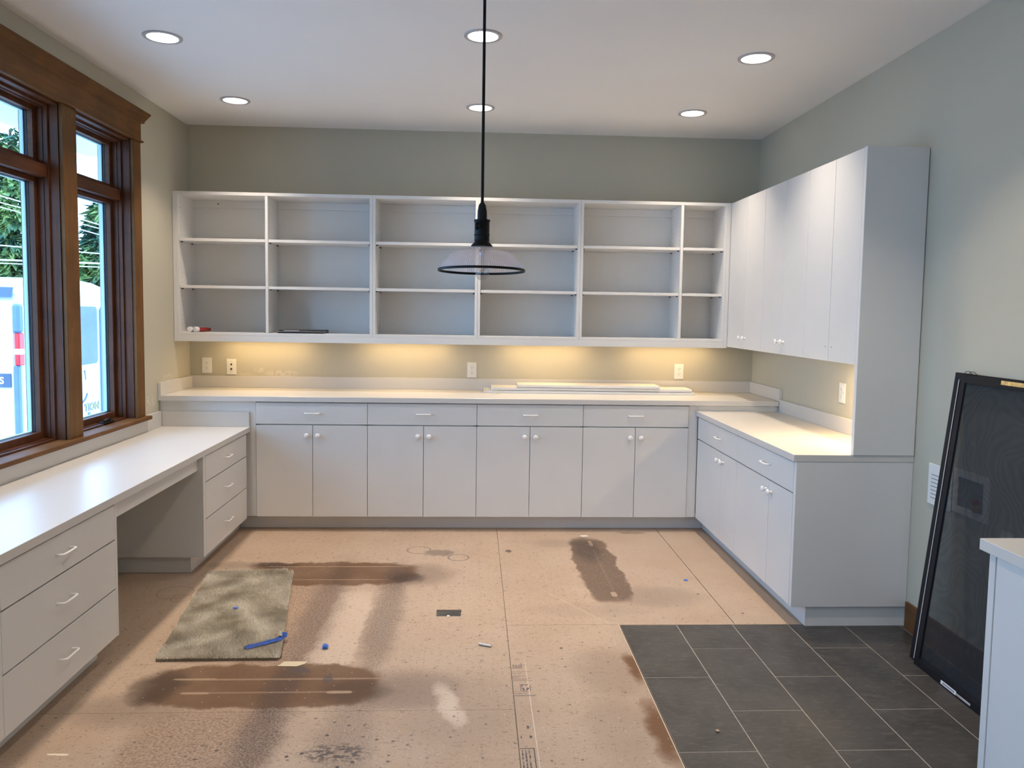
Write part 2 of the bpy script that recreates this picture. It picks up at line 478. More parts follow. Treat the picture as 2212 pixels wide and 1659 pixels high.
def B(*a):
    bm = bmesh.new()
    if a: bx(bm, *a)
    return bm


def lathe(bm, prof, seg=32, c=(0, 0, 0), axis='Z', cap=True, rib=None):
    """prof: (radius, height)"""
    rings = []
    for r, h in prof:
        ring = []
        for i in range(seg):
            a = 2 * PI * i / seg
            rr = r * (1 + (rib if (rib and i % 2) else 0))
            v = (rr * math.cos(a), rr * math.sin(a), h)
            if axis == 'Y': v = (v[0], -v[2], v[1])
            if axis == 'X': v = (-v[2], v[0], v[1])
            ring.append(bm.verts.new((c[0] + v[0], c[1] + v[1], c[2] + v[2])))
        rings.append(ring)
    for a, b in zip(rings, rings[1:]):
        for i in range(seg):
            j = (i + 1) % seg
            bm.faces.new((a[i], a[j], b[j], b[i]))
    if cap:
        bm.faces.new(rings[0][::-1]); bm.faces.new(rings[-1])
    return bm


def tube(bm, pts, r, seg=8, cap=True):
    pts = [Vector(p) for p in pts]
    rings = []
    n = None
    for i, p in enumerate(pts):
        t = (pts[min(i + 1, len(pts) - 1)] - pts[max(i - 1, 0)]).normalized()
        if n is None:
            n = t.orthogonal().normalized()
        else:
            n = (n - t * n.dot(t)).normalized()
        b = t.cross(n)
        rings.append([bm.verts.new(p + (n * math.cos(2 * PI * k / seg) + b * math.sin(2 * PI * k / seg)) * r) for k in range(seg)])
    for a, b in zip(rings, rings[1:]):
        for i in range(seg):
            j = (i + 1) % seg
            bm.faces.new((a[i], a[j], b[j], b[i]))
    if cap:
        bm.faces.new(rings[0][::-1]); bm.faces.new(rings[-1])
    return bm


def prism(bm, poly, a0, a1, axis='Y'):
    """extrude a 2D polygon; axis Y: poly is (x,z); axis X: (y,z); axis Z: (x,y)"""
    def P(u, v, w): return {'Y': (u, w, v), 'X': (w, u, v), 'Z': (u, v, w)}[axis]
    A = [bm.verts.new(P(u, v, a0)) for u, v in poly]
    Bv = [bm.verts.new(P(u, v, a1)) for u, v in poly]
    n = len(poly)
    bm.faces.new(A); bm.faces.new(Bv[::-1])
    for i in range(n):
        j = (i + 1) % n
        bm.faces.new((A[i], Bv[i], Bv[j], A[j]))
    bmesh.ops.recalc_face_normals(bm, faces=bm.faces)
    return bm


def wloc(o):
    v = Vector(o.location)
    while o.parent:
        o = o.parent; v += Vector(o.location)
    return v


def obj(name, bm, mat, parent=None, smooth=False, **props):
    """link a bmesh given in room coordinates as one object"""
    me = bpy.data.meshes.new(name)
    if parent is not None:
        bmesh.ops.translate(bm, verts=bm.verts, vec=-wloc(parent))
    bm.normal_update()
    bm.to_mesh(me); bm.free()
    me.materials.append(mat)
    if smooth:
        me.polygons.foreach_set('use_smooth', [True] * len(me.polygons))
        try: me.set_sharp_from_angle(angle=math.radians(40))
        except Exception: pass
    o = bpy.data.objects.new(name, me)
    COL.objects.link(o)
    if parent is not None: o.parent = parent
    for k, v in props.items(): o[k] = v
    return o


def place(name, me, loc, rotz=0, parent=None):
    o = bpy.data.objects.new(name, me)
    COL.objects.link(o)
    if parent is not None:
        o.parent = parent; o.location = Vector(loc) - wloc(parent)
    else:
        o.location = loc
    o.rotation_euler = (0, 0, rotz)
    return o


def mesh_of(name, bm, mat, smooth=True):
    me = bpy.data.meshes.new(name)
    bm.normal_update(); bm.to_mesh(me); bm.free()
    me.materials.append(mat)
    if smooth:
        me.polygons.foreach_set('use_smooth', [True] * len(me.polygons))
        try: me.set_sharp_from_angle(angle=math.radians(40))
        except Exception: pass
    return me


def thing(name, label, cat, loc, group=None):
    o = bpy.data.objects.new(name, None)
    o.empty_display_size = 0.05
    COL.objects.link(o)
    o.location = loc
    o['label'] = label; o['category'] = cat
    if group: o['group'] = group
    return o


def tag(o, label, cat, group=None):
    o['label'] = label; o['category'] = cat
    if group: o['group'] = group
    return o


def struct(name, bm, mat, parent=None, **kw):
    o = obj(name, bm, mat, parent, **kw)
    if parent is None: o['kind'] = 'structure'
    return o


def text_mesh(name, body, size, mat, offset=0.0, extrude=0.0003):
    cu = bpy.data.curves.new(name, 'FONT')
    cu.body = body; cu.size = size; cu.extrude = extrude; cu.offset = offset
    cu.resolution_u = 3
    o = bpy.data.objects.new(name, cu)
    COL.objects.link(o)
    me = bpy.data.meshes.new_from_object(o.evaluated_get(bpy.context.evaluated_depsgraph_get()))
    bpy.data.objects.remove(o); bpy.data.curves.remove(cu)
    me.name = name
    me.materials.clear(); me.materials.append(mat)
    return me


# ------------------------------------------------------------------ room shell
W, H, YF = 4.178, 2.80, -8.0
floor = struct('floor', B(-0.2, W + 0.2, YF - 0.2, 0.2, -0.15, -0.012), GROUT)
# particle boards (laid as panels), one with a rectangular cut-out
bm = bmesh.new()
hx0, hx1, hy0, hy1 = 1.901, 2.024, -2.053, -1.969
bx(bm, 0, hx0, -2.9585, 0, -0.012, 0); bx(bm, hx1, 2.2415, -2.9585, 0, -0.012, 0)
bx(bm, hx0, hx1, hy1, 0, -0.012, 0); bx(bm, hx0, hx1, -2.9585, hy0, -0.012, 0)
obj('particle_board', bm, BOARD, floor)
for b in ((0, 2.2415, YF, -2.9592), (2.2440, 3.352, -2.1630, 0), (3.3555, W, -2.1630, 0), (2.2440, 2.7825, YF, -2.1655)):
    obj('particle_board', B(*b, -0.012, 0, 0.0008), BOARD, floor)
obj('board_edge_highlight', B(2.7830, W, -2.1665, -2.1632, -0.012, 0.0006), BOARDEDGE, floor)  # strips carrying the painted highlight along the cut edges
obj('board_edge_highlight', B(2.7828, 2.7868, YF, -2.1665, -0.012, 0.0006), BOARDEDGE, floor)
obj('tile_gap_shadow', B(2.7868, 2.7916, YF, -2.17, -0.012, -0.006), DARKGAP, floor)  # dark strip paints the shadow in the gap beside the tiles
obj('grout', B(2.7916, W, YF, -2.170, -0.012, -0.0012), GROUT, floor)
TX, TW, T0, TL = 2.79163, 0.27407, -2.43633, 0.54759
for c in range(6):
    xa, xb = TX + c * TW + (0.0021 if c else 0.0008), min(TX + (c + 1) * TW - 0.0021, W)
    if xb - xa < 0.005: continue
    cuts = [-2.1705]
    r = 0 if c % 2 else 1
    k = 0
    while True:
        yy = T0 - (0 if c % 2 else 0.5) * TL - k * TL
        if yy < YF: break
        cuts.append(yy); k += 1
    cuts.append(YF)
    for a, b in zip(cuts, cuts[1:]):
        obj('slate_tile', B(xa, xb, b + 0.0021, a - 0.0021, -0.012, 0.0, 0.0006), TILE, floor)
struct('ceiling', B(-0.2, W + 0.2, YF - 0.2, 0.2, H, H + 0.15), CEIL)
struct('wall_back', B(-0.2, W + 0.2, 0, 0.2, 0, H), WALL)
struct('wall_right', B(W, W + 0.2, YF, 0, 0, H), WALL)
struct('wall_front', B(-0.2, W + 0.2, YF - 0.2, YF, 0, H), WALL)
bm = bmesh.new()
Y1a, Y1b = -0.925, -4.053     # window_1 opening
Y2a, Y2b = -4.75, -7.25       # window_2 opening, behind the camera
bx(bm, -0.2, 0, Y1a, 0, 0, H); bx(bm, -0.2, 0, Y2a, Y1b, 0, H); bx(bm, -0.2, 0, YF, Y2b, 0, H)
for a, b in ((Y1a, Y1b), (Y2a, Y2b)):
    bx(bm, -0.2, 0, b, a, 0, 0.785); bx(bm, -0.2, 0, b, a, 2.497, H)
struct('wall_left', bm, WALL)

# baseboard on the right wall
struct('baseboard_right', B(W - 0.014, W, -3.60, -2.222, 0.0, 0.132, 0.001), BASEW)

# ------------------------------------------------------------------ windows
def build_window(name, units, yend_a, yend_b, detail=True):
    root = bpy.data.objects.new(name, None); COL.objects.link(root)
    root.location = (0, (yend_a + yend_b) / 2, 0.8); root['kind'] = 'structure'
    root['label'] = 'brown stained wood window unit in the left wall above the desk'
    # outer casings and mullion casings
    obj('side_casing', B(0.0, 0.021, units[0][0] + 0.006, -0.841 if detail else units[0][0] + 0.11, 0.812, 2.496, 0.0015), CASV, root)
    obj('side_casing', B(0.0, 0.021, units[-1][1] - 0.11, units[-1][1] - 0.006, 0.812, 2.496, 0.0015), CASV, root)
    for (a0, a1), (b0, b1) in zip(units, units[1:]):
        obj('mullion_casing', B(0.0, 0.021, b0 + 0.006, a1 - 0.006, 0.812, 2.496, 0.0015), CASV, root)
        obj('mullion_post', B(-0.19, 0.0, b0 + 0.002, a1 - 0.002, 0.79, 2.496), WOODV, root)
    ya, yb = (-0.841 if detail else yend_a), yend_b
    obj('head_fillet', B(0.0, 0.036, yb - 0.012, ya + 0.014, 2.496, 2.506, 0.002), CASH, root)
    obj('head_casing', B(0.0, 0.025, yb, ya, 2.506, 2.640, 0.001), CASH, root)
    bm = prism(bmesh.new(), [(0, 2.618), (0.027, 2.618), (0.030, 2.630), (0.062, 2.662), (0.068, 2.666), (0.068, 2.674), (0, 2.674)], yb - 0.05, ya + 0.048, 'Y')
    obj('crown_moulding', bm, CASH, root)
    obj('stool', B(-0.045, 0.052, yb - 0.03, ya + 0.028, 0.789, 0.812, 0.003), CASH, root)
    for ui, (a, b) in enumerate(units):
        fr = bmesh.new()
        # jamb boards
        bx(fr, -0.046, 0.0, a, a + 0.018, 0.812, 2.496); bx(fr, -0.046, 0.0, b - 0.018, b, 0.812, 2.496)
        bx(fr, -0.046, 0.0, b, a, 2.484, 2.497)
        fo = obj('jamb', fr, WOODV, root)
        # stepped frame
        fr = bmesh.new()
        for s, (x0, x1, d) in enumerate(((-0.046, -0.0655, 0.012), (-0.0675, -0.094, 0.016), (-0.094, -0.17, 0.020))):
            bx(fr, x1, x0, a - d, a + 0.018, 0.80, 2.49); bx(fr, x1, x0, b - 0.018, b + d, 0.80, 2.49)
            bx(fr, x1, x0, b + d, a - d, 2.484 - d, 2.49)
            bx(fr, x1, x0, b + d, a - d, 0.795, 0.812 + d * 0.7)
        obj('window_frame', fr, WOODV, root, )
        obj('transom_bar', B(-0.17, -0.050, b + 0.012, a - 0.012, 2.126, 2.189, 0.003), WOODH, root)
        for z0, z1, nm in ((0.825, 2.126, 'casement_sash'), (2.189, 2.466, 'transom_sash')):
            yo, yi = a - 0.020, a - 0.044
            yo2, yi2 = b + 0.020, b + 0.044
            big = nm == 'casement_sash'
            zb, zt = (z0 + (0.034 if big else 0.028)), (z1 - (0.024 if big else 0.020))
            sm = bmesh.new()
            bx(sm, -0.125, -0.097, yi, yo, z0, z1, 0.002); bx(sm, -0.125, -0.097, yo2, yi2, z0, z1, 0.002)
            bx(sm, -0.125, -0.097, yi2, yi, z0, zb, 0.002); bx(sm, -0.125, -0.097, yi2, yi, zt, z1, 0.002)
            so = obj(nm, sm, WOODV if big else WOODH, root)
            gm = bmesh.new()
            bx(gm, -0.140, -0.125, yi - 0.001, yo, z0, z1); bx(gm, -0.140, -0.125, yo2, yi2 + 0.001, z0, z1)
            bx(gm, -0.140, -0.125, yi2, yi, z0, zb + 0.001); bx(gm, -0.140, -0.125, yi2, yi, zt - 0.001, z1)
            obj('gasket', gm, RUBBER, so)
            gm = bmesh.new()
            bx(gm, -0.158, -0.140, yi - 0.006, yo, z0, z1); bx(gm, -0.158, -0.140, yo2, yi2 + 0.006, z0, z1)
            bx(gm, -0.158, -0.140, yi2, yi, z0, zb + 0.004); bx(gm, -0.158, -0.140, yi2, yi, zt - 0.004, z1)
            obj('glass_spacer', gm, SPACER, so)
            obj('glass_pane', B(-0.150, -0.146, yi2 + 0.004, yi - 0.004, zb + 0.002, zt - 0.002), PANE, so)
        if detail and ui == 0:
            bm = bmesh.new()
            bx(bm, -0.092, -0.040, -1.245, -1.120, 0.812, 0.828, 0.005)
            tube(bm, [(-0.07, -1.13, 0.826), (-0.06, -1.15, 0.836), (-0.05, -1.19, 0.838), (-0.05, -1.235, 0.830)], 0.008, 8)
            obj('crank_handle', bm, BLACKMETAL, root, smooth=True)
    return root


build_window('window_1', [(-0.952, -1.612), (-1.757, -2.417), (-2.562, -3.222), (-3.367, -4.027)], -0.841, -4.139)
build_window('window_2', [(-4.775, -5.90), (-6.05, -7.225)], -4.665, -7.336, detail=False)['label'] = 'second brown wood window unit further along the left wall'

# ------------------------------------------------------------------ small shared meshes
def make_pull(L=0.104):
    bm = bmesh.new()
    h = L / 2 - 0.004
    pts = [(-h, 0.0, 0), (-h, -0.020, 0), (-h + 0.003, -0.026, 0), (-h + 0.010, -0.029, 0), (h - 0.010, -0.029, 0), (h - 0.003, -0.026, 0), (h, -0.020, 0), (h, 0.0, 0)]
    tube(bm, pts, 0.0042, 8)
    return mesh_of('pull_handle', bm, KNOBW)


def make_knob():
    bm = lathe(bmesh.new(), [(0.010, 0.0), (0.008, 0.004), (0.0065, 0.010), (0.0075, 0.014), (0.0135, 0.017), (0.0165, 0.021), (0.0160, 0.025), (0.012, 0.029), (0.006, 0.0305)], 24, axis='Y')
    return mesh_of('knob', bm, KNOBW)


PULL, KNOB = make_pull(), make_knob()
DT = 0.019  # door thickness

def front_door(root, rng, z0, z1, face, side, knob_at=None, knob_z=None, name='door', knob=None, pull=None, pull_z=None):
    """a slab front. side 'B': faces -Y at y=face over x range; 'R': faces -X at x=face over y range; 'L': faces +X"""
    g = 0.0016
    a, b = rng
    if side == 'B':
        d = obj(name, B(a + g, b - g, face, face + DT, z0 + g, z1 - g, 0.0012), MELA, root); rz = 0
        pt = lambda t, z: (t, face, z)
    elif side == 'R':
        d = obj(name, B(face, face + DT, a + g, b - g, z0 + g, z1 - g, 0.0012), MELA, root); rz = -PI / 2
        pt = lambda t, z: (face, t, z)
    else:
        d = obj(name, B(face - DT, face, a + g, b - g, z0 + g, z1 - g, 0.0012), MELA, root); rz = PI / 2
        pt = lambda t, z: (face, t, z)
    if knob is not None: place('knob', KNOB, pt(*knob), rz, d)
    if pull is not None: place('pull_handle', PULL, pt(*pull), rz, d)
    return d


def carcass(bm, x0, x1, y0, y1, z0, z1, open_side, t=0.018):
    """box of boards, open towards open_side"""
    bx(bm, x0, x1, y0, y1, z0, z0 + t); bx(bm, x0, x1, y0, y1, z1 - t, z1)
    if open_side in '-Y':
        bx(bm, x0, x0 + t, y0, y1, z0 + t, z1 - t); bx(bm, x1 - t, x1, y0, y1, z0 + t, z1 - t)
        bx(bm, x0 + t, x1 - t, y1 - t, y1, z0 + t, z1 - t)
    else:
        bx(bm, x0, x1, y0, y0 + t, z0 + t, z1 - t); bx(bm, x0, x1, y1 - t, y1, z0 + t, z1 - t)
        xa, xb = (x1 - t, x1) if open_side == '-X' else (x0, x0 + t)
        bx(bm, xa, xb, y0 + t, y1 - t, z0 + t, z1 - t)
    return bm


# ------------------------------------------------------------------ back base cabinets
FY = -0.575
DIV = [0.627, 1.365, 2.097, 2.818, 3.543]
names = ['leftmost of the four white two-door base cabinets under the back counter',
         'second from the left of the four white base cabinets under the back counter',
         'third from the left of the four white base cabinets under the back counter',
         'rightmost of the four white base cabinets under the back counter, partly in shadow']
pull_x = [1.001, 1.7395, 2.458, 3.1775]
for i in range(4):
    a, b = DIV[i], DIV[i + 1]
    r = thing('base_cabinet', names[i], 'cabinet', ((a + b) / 2, -0.3, 0.101), 'white base cabinets under the back counter')
    bm = bmesh.new()
    carcass(bm, a, b, FY + DT + 0.001, -0.002, 0.103, 0.8800, '-Y')
    bx(bm, a, b, FY + DT + 0.001, FY + DT + 0.06, 0.715, 0.735)
    obj('body', bm, MELA, r)
    if i == 0: obj('filler_panel', B(0.002, 0.625, -0.565, -0.547, 0.103, 0.8800), MELA, r)
    front_door(r, (a, b), 0.727, 0.8735, FY, 'B', name='drawer', pull=(pull_x[i], 0.804))
    m = pull_x[i] + 0.0
    front_door(r, (a, m), 0.101, 0.7235, FY, 'B', knob=(m - 0.037, 0.654))
    front_door(r, (m, b), 0.101, 0.7235, FY, 'B', knob=(m + 0.037, 0.654))
bm = B(3.545, W - 0.57, -0.565, -0.547, 0.103, 0.8800); bx(bm, 3.6085, W - 0.002, -0.565, -0.547, 0.8080, 0.8800)
obj('filler_panel', bm, MELA, r)
tag(obj('toe_kick', B(0.489, W - 0.489, -0.472, -0.456, 0.0, 0.1015), MELA), 'long white toe kick board under the back cabinets', 'toe kick')

# back countertop with splashbacks
ct = thing('countertop', 'long white laminate back countertop with loose boards lying on it', 'countertop', (W / 2, -0.3, 0.8805))
obj('slab', B(0.001, W - 0.021, -0.5965, -0.001, 0.8805, 0.914, 0.0012), LAM, ct)
obj('splashback', B(0.021, W - 0.021, -0.020, -0.001, 0.9145, 0.999, 0.001), LAM, ct)
obj('side_splash', B(0.001, 0.020, -0.5965, -0.001, 0.9145, 0.999, 0.001), LAM, ct)
obj('side_splash', B(W - 0.020, W - 0.001, -0.5965, -0.001, 0.9145, 0.999, 0.001), LAM, ct)

# ------------------------------------------------------------------ right base run
FX = W - 0.5696
RB = [(-0.575, -1.379), (-1.379, -2.180)]
rs = [-0.983, -1.795]
pl = [-1.056, -1.845]
kn = [(-1.074, -1.149), (-1.852, -1.926)]
rl = ['far white base cabinet of the right-hand run, beside the back corner', 'near white base cabinet of the right-hand run, beside the grey end panel']
split = [-1.098, -1.880]
for i, (a, b) in enumerate(RB):
    r = thing('base_cabinet', rl[i], 'cabinet', (W - 0.3, (a + b) / 2, 0.101), 'white base cabinets under the right-hand counter')
    bm = bmesh.new()
    carcass(bm, FX + DT + 0.001, W - 0.002, b, a, 0.103, 0.8070, '-X')
    bx(bm, FX + DT + 0.001, FX + DT + 0.05, b, a, 0.64, 0.66)
    obj('body', bm, MELA, r)
    front_door(r, (b, a), 0.651, 0.8010, FX, 'R', name='drawer', pull=(pl[i], 0.733))
    front_door(r, (split[i], a), 0.101, 0.6480, FX, 'R', knob=(split[i] + 0.037, 0.594))
    front_door(r, (b, split[i]), 0.101, 0.6480, FX, 'R', knob=(split[i] - 0.037, 0.594))
tag(obj('end_panel', B(FX, W - 0.001, -2.209, -2.182, 0.101, 0.8072, 0.001), MELA), 'plain white end panel closing the near end of the right-hand base cabinets', 'panel')
bm = B(W - 0.489, W - 0.475, -2.176, -0.473, 0, 0.1005); bx(bm, W - 0.489, W - 0.001, -2.190, -2.176, 0, 0.1005)
tag(obj('toe_kick', bm, MELA), 'white toe kick board under the right-hand base cabinets', 'toe kick')
ct = thing('countertop', 'white laminate countertop of the right-hand run, lit yellow from above', 'countertop', (W - 0.3, -1.4, 0.808))
obj('slab', B(W - 0.585, W - 0.001, -2.211, -0.568, 0.8082, 0.8417, 0.0012), LAM, ct)
obj('splashback', B(W - 0.020, W - 0.001, -2.186, -0.598, 0.8420, 0.928, 0.001), LAM, ct)

# ------------------------------------------------------------------ desk on the left
DX = 0.578
ds = thing('desk_top', 'long white laminate desk top under the window reflecting the sky', 'desk top', (0.3, -1.9, 0.676))
obj('slab', B(0.001, 0.591, -3.42, -0.567, 0.676, 0.7095, 0.0012), LAM, ds)
bm = B(0.001, 0.020, -0.812, -0.586, 0.7098, 0.812, 0.001); bx(bm, 0.001, 0.020, -3.42, -0.8125, 0.7098, 0.787)
obj('splashback', bm, LAM, ds)
obj('end_splash', B(0.021, 0.587, -0.5855, -0.566, 0.7098, 0.8095, 0.001), LAM, ds)
for nm, ya, yb, lab in (('far', -0.622, -1.409, 'far white three-drawer desk unit beside the back cabinets'), ('near', -2.5135, -3.305, 'near white three-drawer desk unit at the left edge of the picture')):
    r = thing('drawer_unit', lab, 'cabinet', (0.3, (ya + yb) / 2, 0.101), 'white three-drawer units under the desk')
    bm = bmesh.new()
    carcass(bm, 0.002, DX - DT - 0.001, yb, ya, 0.103, 0.6755, '+X')
    if nm == 'far':
        bx(bm, 0.002, DX - 0.001, yb - 0.036, yb - 0.0005, 0.101, 0.6755)
    else:
        bx(bm, 0.002, DX - 0.001, ya + 0.0005, ya + 0.021, 0.101, 0.6755)
        bx(bm, 0.002, DX - 0.001, yb - 0.021, yb - 0.0005, 0.101, 0.6755)
    obj('body', bm, MELA, r)
    py = -1.042 if nm == 'far' else -2.926
    for z0, z1, zp in ((0.5195, 0.668, 0.600), (0.3095, 0.5165, 0.421), (0.101, 0.3065, 0.212)):
        front_door(r, (yb, ya), z0, z1, DX, 'L', name='drawer', pull=(py, zp))
tag(obj('knee_apron', B(0.530, 0.548, -2.490, -1.4475, 0.593, 0.6755), MELA), 'white apron rail over the knee space of the desk', 'rail')
bm = B(0.473, 0.487, -1.400, -0.473, 0.0, 0.1005); bx(bm, 0.002, 0.473, -1.400, -1.386, 0, 0.1005)
tag(obj('toe_kick', bm, MELA), 'white toe kick under the far desk drawers', 'toe kick')
tag(obj('toe_kick', B(0.473, 0.487, -3.32, -2.50, 0.0, 0.1005), MELA), 'white toe kick under the near desk drawers', 'toe kick')

# ------------------------------------------------------------------ open shelf units
UY, ZT, ZB = -0.303, 2.287, 1.306
HOLE = plain('pin_hole', (0.10, 0.09, 0.08), 0.9, 0.1)
units = [(0.024, 1.3605, [0.6355]), (1.3615, 2.0915, []), (2.0925, 2.8120, []), (2.8130, 3.8530, [3.531])]
ul = ['leftmost white open shelf unit holding red tubes and black cases',
      'white open shelf unit of one bay, left of the pendant lamp',
      'white open shelf unit of one bay, right behind the pendant lamp',
      'white open shelf unit at the right end with one wide and one narrow bay']
for i, (a, b, divs) in enumerate(units):
    r = thing('shelf_unit', ul[i], 'shelf unit', ((a + b) / 2, -0.15, ZB), 'white open shelf units on the back wall')
    t = 0.019
    bm = bmesh.new()
    bx(bm, a, a + t, UY, -0.001, ZB, ZT, 0.0008); bx(bm, b - t, b, UY, -0.001, ZB, ZT, 0.0008)
    bx(bm, a + t, b - t, UY, -0.001, ZT - 0.022, ZT, 0.0008); bx(bm, a + t, b - t, UY, -0.001, ZB, ZB + 0.019, 0.0008)
    obj('case', bm, SHELFW, r)
    obj('back_panel', B(a + t, b - t, -0.008, -0.002, ZB + 0.019, ZT - 0.022), SHELFW, r)
    for dv in divs:
        obj('divider', B(dv - t / 2, dv + t / 2, UY, -0.009, ZB + 0.0195, ZT - 0.0225, 0.0008), SHELFW, r)
    edges = [a + t] + [v for dv in divs for v in (dv - t / 2, dv + t / 2)] + [b - t]
    hm = bmesh.new(); cm = bmesh.new()
    for k in range(0, len(edges), 2):
        xa, xb = edges[k], edges[k + 1]
        obj('nailing_rail', B(xa + 0.0005, xb - 0.0005, -0.024, -0.009, 2.212, 2.264), SHELFW, r)
        for zt in (1.970, 1.648):
            obj('shelf', B(xa + 0.002, xb - 0.002, UY + 0.004, -0.010, zt - 0.019, zt, 0.0008), SHELFW, r)
            for yy in (-0.262, -0.06):
                for xx, s in ((xa, 1), (xb, -1)):
                    bx(cm, xx, xx + s * 0.012, yy - 0.005, yy + 0.005, zt - 0.027, zt - 0.0195)
        for yy in (-0.262, -0.060):
            z = ZB + 0.075
            while z < ZT - 0.06:
                for xx, s in ((xa, 1), (xb, -1)):
                    lathe(hm, [(0.0026, 0.0), (0.0026, 0.0004)], 6, (xx + (0.0002 if s < 0 else 0.0002) * s, yy, z), axis='X') if False else bx(hm, xx, xx + s * 0.0004, yy - 0.002, yy + 0.002, z - 0.002, z + 0.002)
                z += 0.032
    obj('pin_holes', hm, HOLE, r, kind='stuff')
    obj('shelf_pins', cm, plain('dark_shelf_pin', (0.10, 0.09, 0.08), 0.5), r, kind='stuff')
    if i == 0:
        bm = lathe(bmesh.new(), [(0.005, 0), (0.005, 0.001)], 12, (0.222, -0.0245, 2.240), axis='Y')
        obj('rail_hole', bm, DARKGAP, r, label='small dark hole in the nailing rail')  # dark disc drawn for the open hole
bm = B(0.002, 0.0235, UY, -0.001, 1.262, ZT, 0.0008)
tag(obj('filler_strip', bm, SHELFW), 'thin white upright filler at the left end of the open shelves', 'trim')
tag(obj('filler_strip', B(3.8535, W - 0.301, UY, UY + 0.019, 1.262, ZT, 0.0008), SHELFW), 'white upright filler between open shelves and right wall cupboards', 'trim')
tag(obj('light_valance', B(0.024, 3.853, UY, UY + 0.019, 1.262, 1.3055, 0.0008), SHELFW), 'long white valance under the open shelves hiding the lights', 'trim')

# ------------------------------------------------------------------ right wall cupboards
UX = W - 0.300
rows = [(-0.318, -0.960, -0.637), (-0.960, -1.600, -1.285), (-1.600, -2.189, -1.903)]
cl = ['far white wall cupboard in the back right corner', 'middle white wall cupboard on the right wall', 'near white wall cupboard without knobs on the right wall']
for i, (a, b, s) in enumerate(rows):
    r = thing('wall_cupboard', cl[i], 'cupboard', (W - 0.15, (a + b) / 2, 1.272), 'white wall cupboards on the right wall')
    bm = bmesh.new()
    carcass(bm, UX + DT + 0.001, W - 0.001, b, a, 1.2925, 2.2855, '-X')
    obj('body', bm, MELA, r)
    k = i < 2
    d1 = front_door(r, (s, a), 1.270, 2.286, UX, 'R', knob=(s + 0.037, 1.344) if k else None)
    d2 = front_door(r, (b, s), 1.270, 2.286, UX, 'R', knob=(s - 0.037, 1.344) if k else None)
    if not k:
        for d, yy in ((d1, s + 0.034), (d2, s - 0.034)):
            obj('knob_hole', lathe(bmesh.new(), [(0.0028, -0.0002), (0.0028, 0.0006)], 10, (UX, yy, 1.344), axis='X'), DARKGAP, d)
tag(obj('filler_strip', B(UX, UX + DT, -0.3165, -0.304, 1.272, 2.286), MELA), 'short white filler in the corner beside the far wall cupboard', 'trim')
tag(obj('end_panel', B(W - 0.301, W - 0.0045, -2.2165, -2.190, 0.8420, 2.287, 0.001), MELA), 'tall white end panel standing on the right-hand countertop', 'panel')

# under-cabinet lights
LEDW = emit('warm_led_strip', (1.0, 0.68, 0.33), 5.0)
ulab = ['first under-shelf light from the left', 'second under-shelf light from the left', 'third under-shelf light, behind the loose boards', 'fourth under-shelf light, near the right corner']
for i, (x, y, r_) in enumerate(UNDER):
    lab = (ulab[i] + ', hidden by the valance') if i < 4 else 'under-cupboard light beside the tall end panel'
    zt = 1.3055 if not r_ else 1.2920
    hx, hy = (0.31, 0.03) if not r_ else (0.03, 0.19)
    t = thing('under_cabinet_light', lab, 'light', (x, y, zt), 'slim lights under the shelves and cupboards')
    obj('housing', B(x - hx, x + hx, y - hy, y + hy, zt - 0.006 if r_ else zt - 0.016, zt, 0.001), PLASTIC, t)
    hx -= 0.015; hy -= 0.012
    obj('lens', B(x - hx, x + hx, y - hy, y + hy, zt - (0.008 if r_ else 0.019), zt - (0.006 if r_ else 0.016)), LEDW, t)

# ------------------------------------------------------------------ downlights
LENS = emit('downlight_lens', (1.0, 0.93, 0.85), 9.0)
TRIM = plain('downlight_trim', (0.50, 0.49, 0.50), 0.45, 0.02)
trim_bm = lathe(bmesh.new(), [(0.0725, -0.002), (0.0725, 0.006), (0.090, 0.006), (0.0915, 0.002), (0.0915, 0.0), (0.0725, -0.002)], 48, cap=False)
for v in trim_bm.verts: v.co.z = -v.co.z
bmesh.ops.recalc_face_normals(trim_bm, faces=trim_bm.faces)
trim_me = mesh_of('trim_ring', trim_bm, TRIM)
lens_bm = lathe(bmesh.new(), [(0.0722, 0.0), (0.0722, -0.0025), (0.045, -0.0045), (0.002, -0.005)], 48)
lens_me = mesh_of('lens', lens_bm, LENS)
clab = ['front left recessed ceiling light nearest the window', 'back left recessed ceiling light above the left shelves',
        'front middle recessed ceiling light crossed by the pendant rod', 'back middle recessed ceiling light crossed by the pendant rod',
        'front right recessed ceiling light', 'back right recessed ceiling light above the corner cupboards',
        'recessed ceiling light over the near desk drawers, above the picture', 'recessed ceiling light over the near right counter, above the picture', 'unseen ceiling light added over the camera side of the room',
        'unseen ceiling light added behind the camera on the window side', 'unseen ceiling light added behind the camera on the right side']
for i, (x, y) in enumerate(CANS + CANS_BEHIND):
    t = thing('recessed_light', clab[i], 'ceiling light', (x, y, H), 'round recessed ceiling lights')
    place('trim_ring', trim_me, (x, y, H), 0, t)
    place('lens', lens_me, (x, y, H), 0, t)

